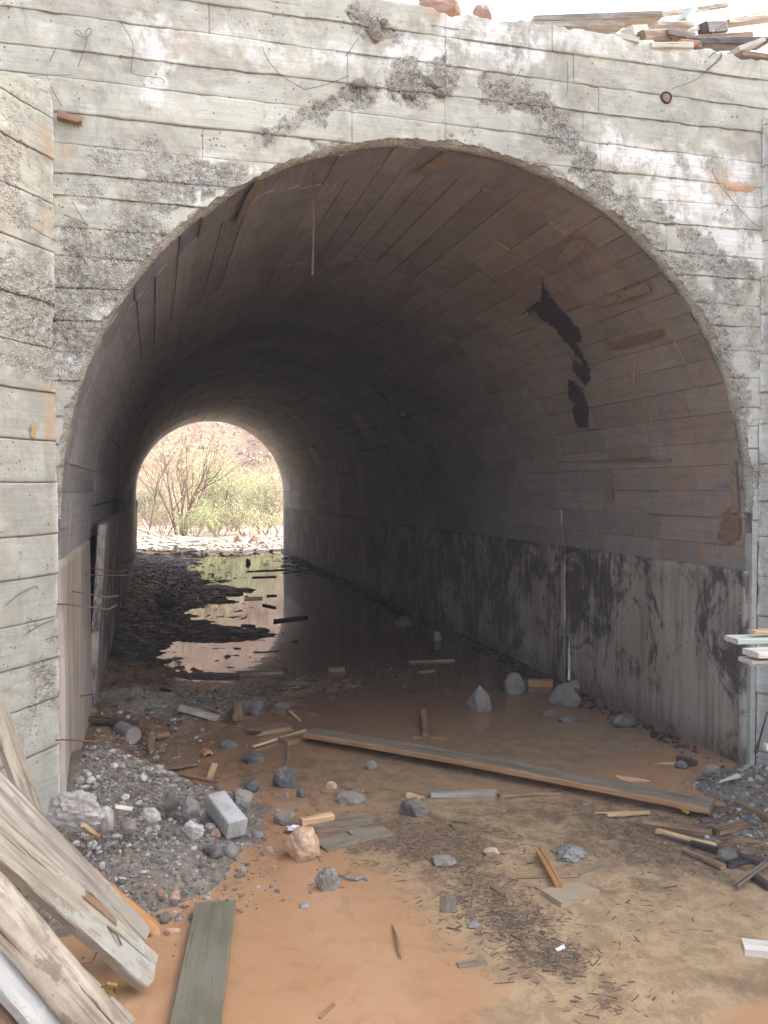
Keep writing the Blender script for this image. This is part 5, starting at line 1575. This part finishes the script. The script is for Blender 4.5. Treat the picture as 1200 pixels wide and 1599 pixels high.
# ---------- loose stuff
def scatter(name, label, regions, m, seed, kind, smin, smax, avoid=None, zfn=None, flatten=.6, dry=False):
    rg_ = random.Random(seed)
    ico = [(0, 0, 1), (.894, 0, .447), (.276, .851, .447), (-.724, .526, .447), (-.724, -.526, .447), (.276, -.851, .447), (.724, .526, -.447), (-.276, .851, -.447), (-.894, 0, -.447), (-.276, -.851, -.447), (.724, -.526, -.447), (0, 0, -1)]
    icf = [(0, 1, 2), (0, 2, 3), (0, 3, 4), (0, 4, 5), (0, 5, 1), (1, 6, 2), (2, 7, 3), (3, 8, 4), (4, 9, 5), (5, 10, 1), (2, 6, 7), (3, 7, 8), (4, 8, 9), (5, 9, 10), (1, 10, 6), (6, 11, 7), (7, 11, 8), (8, 11, 9), (9, 11, 10), (10, 11, 6)]
    pts = []
    for cx, cy, rx, ry, n in regions:
        for _ in range(n):
            pts.append((cx + rg_.gauss(0, .5) * rx, cy + rg_.gauss(0, .5) * ry))
    xs_ = np.array([p[0] for p in pts]); ys_ = np.array([p[1] for p in pts])
    zs = (zfn or ground_h)(xs_, ys_)
    b = Buf()
    for x, y, z in zip(xs_, ys_, zs):
        if y > 0.05 and y < 18 and abs(x) > 1.80: continue
        if y <= .05 and (x < -1.83 + .67 * min(y, 0) or x > 1.86 - .67 * min(y, 0)): continue
        if dry and z < 0.004: continue
        z = max(z, 0.0)
        s = rg_.uniform(smin, smax) * (1 if rg_.random() > .12 else 1.7)
        if kind.startswith('stone'):
            rot = Matrix.Rotation(rg_.uniform(0, 6.28), 3, 'Z') @ Matrix.Rotation(rg_.uniform(-.5, .5), 3, 'X')
            e = [rg_.uniform(.6, 1.2), rg_.uniform(.6, 1.2), rg_.uniform(.45, 1) * flatten * 1.3]
            b.add([rot @ Vector((v[0] * e[0] * rg_.uniform(.75, 1.15), v[1] * e[1] * rg_.uniform(.75, 1.15), v[2] * e[2])) * s + Vector((x, y, z + s * .18)) for v in ico], icf)
        else:
            rot = Matrix.Rotation(rg_.gauss(0.1, .9), 3, 'Z') @ Matrix.Rotation(rg_.uniform(-.12, .12), 3, 'Y') @ Matrix.Rotation(rg_.uniform(-.4, .4), 3, 'X')
            b.box((x, y, z + s * .05), (s * rg_.uniform(.6, 1.6), s * rg_.uniform(.05, .22), s * rg_.uniform(.03, .09)), rot)
    o = b.build(name, m)
    return tag(o, label, None, None, 'stuff')


def reg(L): return [(gp(x, y).x, gp(x, y).y, rx, ry, n) for x, y, rx, ry, n in L]


scatter('rubble', 'loose grey rubble and grit heaped along the left side', reg([(110, 1262, .35, .3, 220), (190, 1290, .4, .3, 460), (270, 1285, .35, .3, 260), (200, 1350, .4, .25, 260), (290, 1330, .35, .25, 140), (150, 1400, .5, .3, 300), (250, 1400, .3, .25, 120), (240, 1130, .5, .5, 300), (330, 1100, .5, .4, 140), (180, 1190, .4, .4, 260)]), S_gravel, 1, 'stone', .004, .015)
scatter('broken_mortar', 'pale broken bits of mortar among the rubble', reg([(150, 1290, .3, .15, 26), (240, 1270, .3, .15, 18), (290, 1300, .3, .2, 12), (130, 1330, .25, .2, 16), (220, 1150, .5, .4, 10)]), S_pale, 12, 'stone', .012, .028)
scatter('grit', 'fine grit and crumbs in the mud', reg([(190, 1300, .7, .45, 2600), (1190, 1235, .4, .35, 900), (1165, 1300, .3, .3, 350), (220, 1180, .6, .6, 700), (330, 1090, .8, .5, 700), (280, 1390, .45, .3, 500), (400, 1250, .8, .5, 300), (460, 1060, 1.4, .7, 900), (970, 1140, 1, .6, 60)]), S_gravel, 2, 'stone', .002, .007)
scatter('earth_clods', 'dark clods of earth heaped against the foot of the right wall', reg([(1190, 1232, .35, .3, 240), (1170, 1290, .25, .25, 80)]), S_gravel, 3, 'stone', .008, .02)
scatter('wall_foot_litter', 'dark litter washed against the foot of the right wall', [(1.72, y, .12, .6, 60) for y in np.arange(.6, 16, .6)], S_soot, 4, 'stone', .008, .028)
scatter('wood_litter', 'soaked wood chips and twigs over the shallows', reg([(760, 1400, .25, .2, 200), (800, 1450, .2, .16, 200), (870, 1500, .2, .12, 140), (700, 1330, .4, .25, 220), (640, 1300, .5, .3, 200), (1020, 1290, .5, .25, 240), (1130, 1290, .3, .3, 360), (1140, 1340, .3, .2, 160), (950, 1250, .8, .25, 130), (540, 1310, .5, .25, 130), (450, 1230, .8, .5, 170), (300, 1200, .6, .5, 220), (420, 1090, 1.1, .6, 300), (1000, 1430, .5, .2, 60), (950, 1560, .2, .12, 60)]), S_litter, 5, 'chip', .004, .016)
scatter('mud_litter', 'scraps of wood and rubble over the dark mud bank', [(-.9, 3.0, 1.2, 1.6, 420), (.4, 2.6, 1.4, 1.2, 120), (-1.2, 5.0, .8, 1.0, 160)], S_chips, 6, 'chip', .012, .05, dry=True)
scatter('mud_clods', 'rough clods covering the dark mud bank', [(-1.1, 3.0, .8, 1.6, 900), (-1.2, 6, .8, 2.5, 1800), (-1.25, 11, .8, 5, 3000)], S_soot, 7, 'stone', .006, .018, flatten=.35, dry=True)
scatter('floating_litter', 'black scum and litter on the far water', [(-.5, 8, .4, 3, 60), (-.5, 13, .5, 2.5, 60), (1.45, 13.5, .4, 3, 160), (-.2, 16.8, 1.5, .5, 160)], S_soot, 8, 'chip', .02, .06)
scatter('pale_debris', 'pale broken brush and stones on the sunny ground outside the far arch', [(-1.0, 19.2, 1.1, 1.2, 420), (1.2, 19.6, 1.5, 1.4, 220), (-1.9 + .6, 22, 1.5, 2.2, 300), (1.6, 22, 2.2, 2.5, 200)], S_pale, 9, 'stone', .02, .09)
scatter('dry_brush', 'pale dry sticks heaped outside the far arch on the left', [(-1.0, 19.5, .9, 1.2, 120), (-.9, 21.5, 1.3, 1.4, 90)], S_pale, 10, 'chip', .12, .35)
# far margins
scatter('leaf_litter', 'specks of dark leaf litter lying in the brown shallows', reg([(780, 1420, .22, .22, 600), (850, 1490, .2, .14, 350), (700, 1330, .5, .3, 250), (1010, 1330, .7, .35, 200), (1080, 1300, .6, .2, 300), (620, 1290, .6, .35, 150)]), S_litter, 11, 'chip', .003, .011)

# scree on the hill
rg_ = random.Random(3)
b = Buf()
ico = [(0, 0, 1), (.9, 0, -.3), (-.45, .8, -.3), (-.45, -.8, -.3), (.4, .6, .6), (-.7, .1, .5)]
for _ in range(9000):
    x = rg_.uniform(-9, 20); y = 35 + abs(rg_.gauss(0, 1)) * 12
    z = float(hill_h(np.array([x]), np.array([y]))[0])
    s = rg_.uniform(.025, .10) * (1 if rg_.random() > .04 else 2.2)
    b.add([(x + v[0] * s * 1.3, y + v[1] * s, z + v[2] * s * .7) for v in ico], [(0, 1, 4), (0, 4, 5), (0, 5, 3), (0, 3, 1), (1, 2, 4), (4, 2, 5), (5, 2, 3), (1, 3, 2)])
o = b.build('scree', S_scree); tag(o, 'reddish scree stones strewn over the sunlit hillside', None, None, 'stuff')

# ---------- shrubs and trees outside
def leaf_mat(name, c1, c2):
    M = Mat(name, rough=.6)
    c = M.mix(M.island(), c1, c2)
    M.finish(c)
    M.b.inputs['Transmission Weight'].default_value = 0.0
    tr = M.n('ShaderNodeBsdfTranslucent'); M.put(tr.inputs['Color'], c)
    ms = M.n('ShaderNodeMixShader'); ms.inputs[0].default_value = .4
    out = M.t.nodes['Material Output']
    M.t.links.new(M.b.outputs[0], ms.inputs[1]); M.t.links.new(tr.outputs[0], ms.inputs[2]); M.t.links.new(ms.outputs[0], out.inputs[0])
    return M.m


L_green = leaf_mat('spring_green_leaves', (0.23, 0.26, 0.11), (0.33, 0.35, 0.18))
L_olive = leaf_mat('olive_leaves', (0.24, 0.235, 0.13), (0.34, 0.32, 0.20))
m_bark = flat('reddish_bark', (0.21, 0.13, 0.10), .9)
m_bark2 = flat('grey_bark', (0.26, 0.21, 0.18), .9)


def shrub(name, label, base, H, stems, spread, leaves, lm, bm_, seed, r0=.05, leaf=.05, lean=0.0, group=None):
    rg_ = random.Random(seed)
    root = thing(name, label, 'tree' if name == 'tree' else 'shrub', base, group)
    br = Buf(); lf = Buf(); tips = []

    def grow(p, d, L, r, lv):
        pts = [p]; n = 5
        for i in range(n):
            d = (d + Vector((rg_.gauss(0, .13), rg_.gauss(0, .13), .05 + rg_.gauss(0, .05)))).normalized()
            pts.append(pts[-1] + d * L / n)
        br.tube(pts, [r * (1 - .6 * i / n) for i in range(n + 1)], 5 if lv < 2 else 3)
        for q in pts[2:]: tips.append((q, lv))
        if lv < 3:
            for k in range(rg_.choice([3, 4, 4]) if lv < 2 else 3):
                i = rg_.randint(2, n)
                dd = (d + Vector((rg_.gauss(0, .5), rg_.gauss(0, .5), rg_.gauss(.2, .3)))).normalized()
                grow(pts[i], dd, L * rg_.uniform(.45, .7), r * .42, lv + 1)
    for s in range(stems):
        a = rg_.uniform(0, 6.28)
        d = Vector((math.cos(a) * spread + lean, math.sin(a) * spread, 1)).normalized()
        grow(Vector((math.cos(a) * .12, math.sin(a) * .12, -.05)), d, H * rg_.uniform(.4, .6), r0 * rg_.uniform(.6, 1), 0)
    br.build('trunk', bm_, root)
    if leaves:
        tt = [t for t in tips if t[1] >= 1]
        V, F = [], []
        for _ in range(leaves):
            q, lv = rg_.choice(tt)
            q = q + Vector((rg_.gauss(0, 1), rg_.gauss(0, 1), rg_.gauss(0, 1))) * leaf * 2.4
            a = Vector((rg_.gauss(0, 1), rg_.gauss(0, 1), rg_.gauss(0, 1))).normalized(); b2 = a.orthogonal().normalized()
            s = leaf * rg_.uniform(.5, 1.1)
            k = len(V)
            V += [q - a * s, q + b2 * s * .35, q + a * s, q - b2 * s * .35]; F.append((k, k + 1, k + 2, k + 3))
        link('crown', raw_mesh('crown', V, F), lm, root)
    return root


def gb(px, depthY):
    d = ray(px, 800); t = (depthY - CAM.y) / d.y
    return (CAM.x + d.x * t, depthY, .05)


shrub('tree', 'multi-stemmed reddish tree with thin feathery leaves beyond the far arch', gb(282, 25), 4.4, 9, .30, 1500, L_green, m_bark, 31, .06, .045, .10)
shrub('shrub', 'leafy light green bush in the middle beyond the far arch', gb(335, 27), 3.4, 9, .55, 3800, L_green, m_bark2, 32, .04, .06, .12)
shrub('shrub', 'leafy light green bush leaning right behind the middle bush', gb(362, 28), 3.0, 8, .6, 3200, L_green, m_bark2, 33, .035, .06, .2)
shrub('shrub', 'sparse grey-stemmed shrub nearest the right side of the far arch', gb(412, 26), 2.4, 8, .5, 2600, L_olive, m_bark2, 34, .03, .045, -.1)
shrub('shrub', 'drooping olive shrub at the right jamb of the far arch', gb(440, 26), 2.4, 7, .5, 2800, L_olive, m_bark2, 35, .03, .045, -.2)
shrub('tree', 'thin crooked bare sapling at left beyond the far arch', gb(233, 24), 3.8, 1, .08, 260, L_olive, m_bark, 36, .035, .04, .05)
shrub('shrub', 'low dark green bush behind the sapling', gb(240, 33), 2.2, 8, .7, 4500, L_olive, m_bark2, 37, .03, .07)
shrub('shrub', 'tall wispy shrub between the reddish tree and the sapling', gb(262, 31), 3.4, 6, .4, 900, L_olive, m_bark2, 38, .03, .05)
shrub('shrub', 'broad green bush farthest back right of centre', gb(395, 31), 2.4, 9, .6, 1600, L_green, m_bark2, 39, .03, .07)
for lab, px, Y, H_, nn, sd in (('low fresh green bush nearest the foot of the reddish tree', 300, 24, 1.2, 2600, 41), ('low feathery bush left of the middle bush', 318, 29, 2.0, 3600, 42),
                              ('low yellow-green bush at the foot of the middle bush', 345, 24.5, 1.3, 2800, 43), ('low olive bush between the middle bush and the sparse shrub', 385, 25, 1.3, 2600, 44),
                              ('low olive tuft at the right jamb foot', 425, 24, 1.1, 1800, 45), ('low green tuft at the left between sapling and reddish tree', 256, 25.5, 1.5, 2400, 46),
                              ('hazy green thicket behind the sparse shrub', 420, 31, 2.6, 5200, 47)):
    shrub('shrub', lab, gb(px, Y), H_, 8, .7, int(nn * .5), L_green if sd % 2 else L_olive, m_bark2, sd, .02, .05)
# broken light post and splintered boards at the left jamb of the exit
for lab, px, y0_, y1_, Y, w, m in (('pale splintered post against the left side of the far arch', 211, 856, 776, 17.2, .09, W_pale),
                                   ('dark split post in front of the pale splintered one', 207, 866, 782, 15.5, .07, W_dark),
                                   ('thin dark pole farthest left at the far arch', 202, 880, 790, 13.5, .04, W_dark)):
    p0, p1 = yp(px - 1, y0_, Y), yp(px, y1_, Y)
    board('post', lab, 'post', (p0.x, Y, -.05), (p1.x + .02, Y, p1.z), w, w * .6, m, up=(0, -1, 0), seg=12, rag=(0, .15), rough=.01)
for i, (x0, y0_, x1, y1_, Y, lab) in enumerate(((222, 812, 240, 842, 19.0, 'pale fallen branch slanting down at left outside the far arch'), (226, 836, 262, 846, 19.6, 'whitish branch lying flat under the slanting one'), (216, 826, 252, 838, 20.5, 'grey branch farther back in the brush heap'), (262, 840, 300, 850, 19.0, 'white stick on the sunny ground near the water'))):
    a0, a1 = yp(x0, y0_, Y), yp(x1, y1_, Y)
    board('branch', lab, 'branch', a0, a1, .06, .06, W_pale if i != 2 else W_grey, seg=10, taper=(1, .4), rough=.008, round_=.3)

# ================================================================== the air
hz = Buf()
hz.box((0, 45, 11.0), (155, 108, 12.6))
hm = bpy.data.materials.new('pale_haze'); hm.use_nodes = True
hn = hm.node_tree; hn.nodes.clear()
ho = hn.nodes.new('ShaderNodeOutputMaterial'); hv = hn.nodes.new('ShaderNodeVolumePrincipled')
hv.inputs['Color'].default_value = (0.88, 0.90, 1.0, 1); hv.inputs['Density'].default_value = 0.0028
hn.links.new(hv.outputs[0], ho.inputs['Volume'])
tag(hz.build('haze', hm), 'thin pale haze in the air of the cutting', None, None, 'stuff')
sc.cycles.volume_bounces = 1
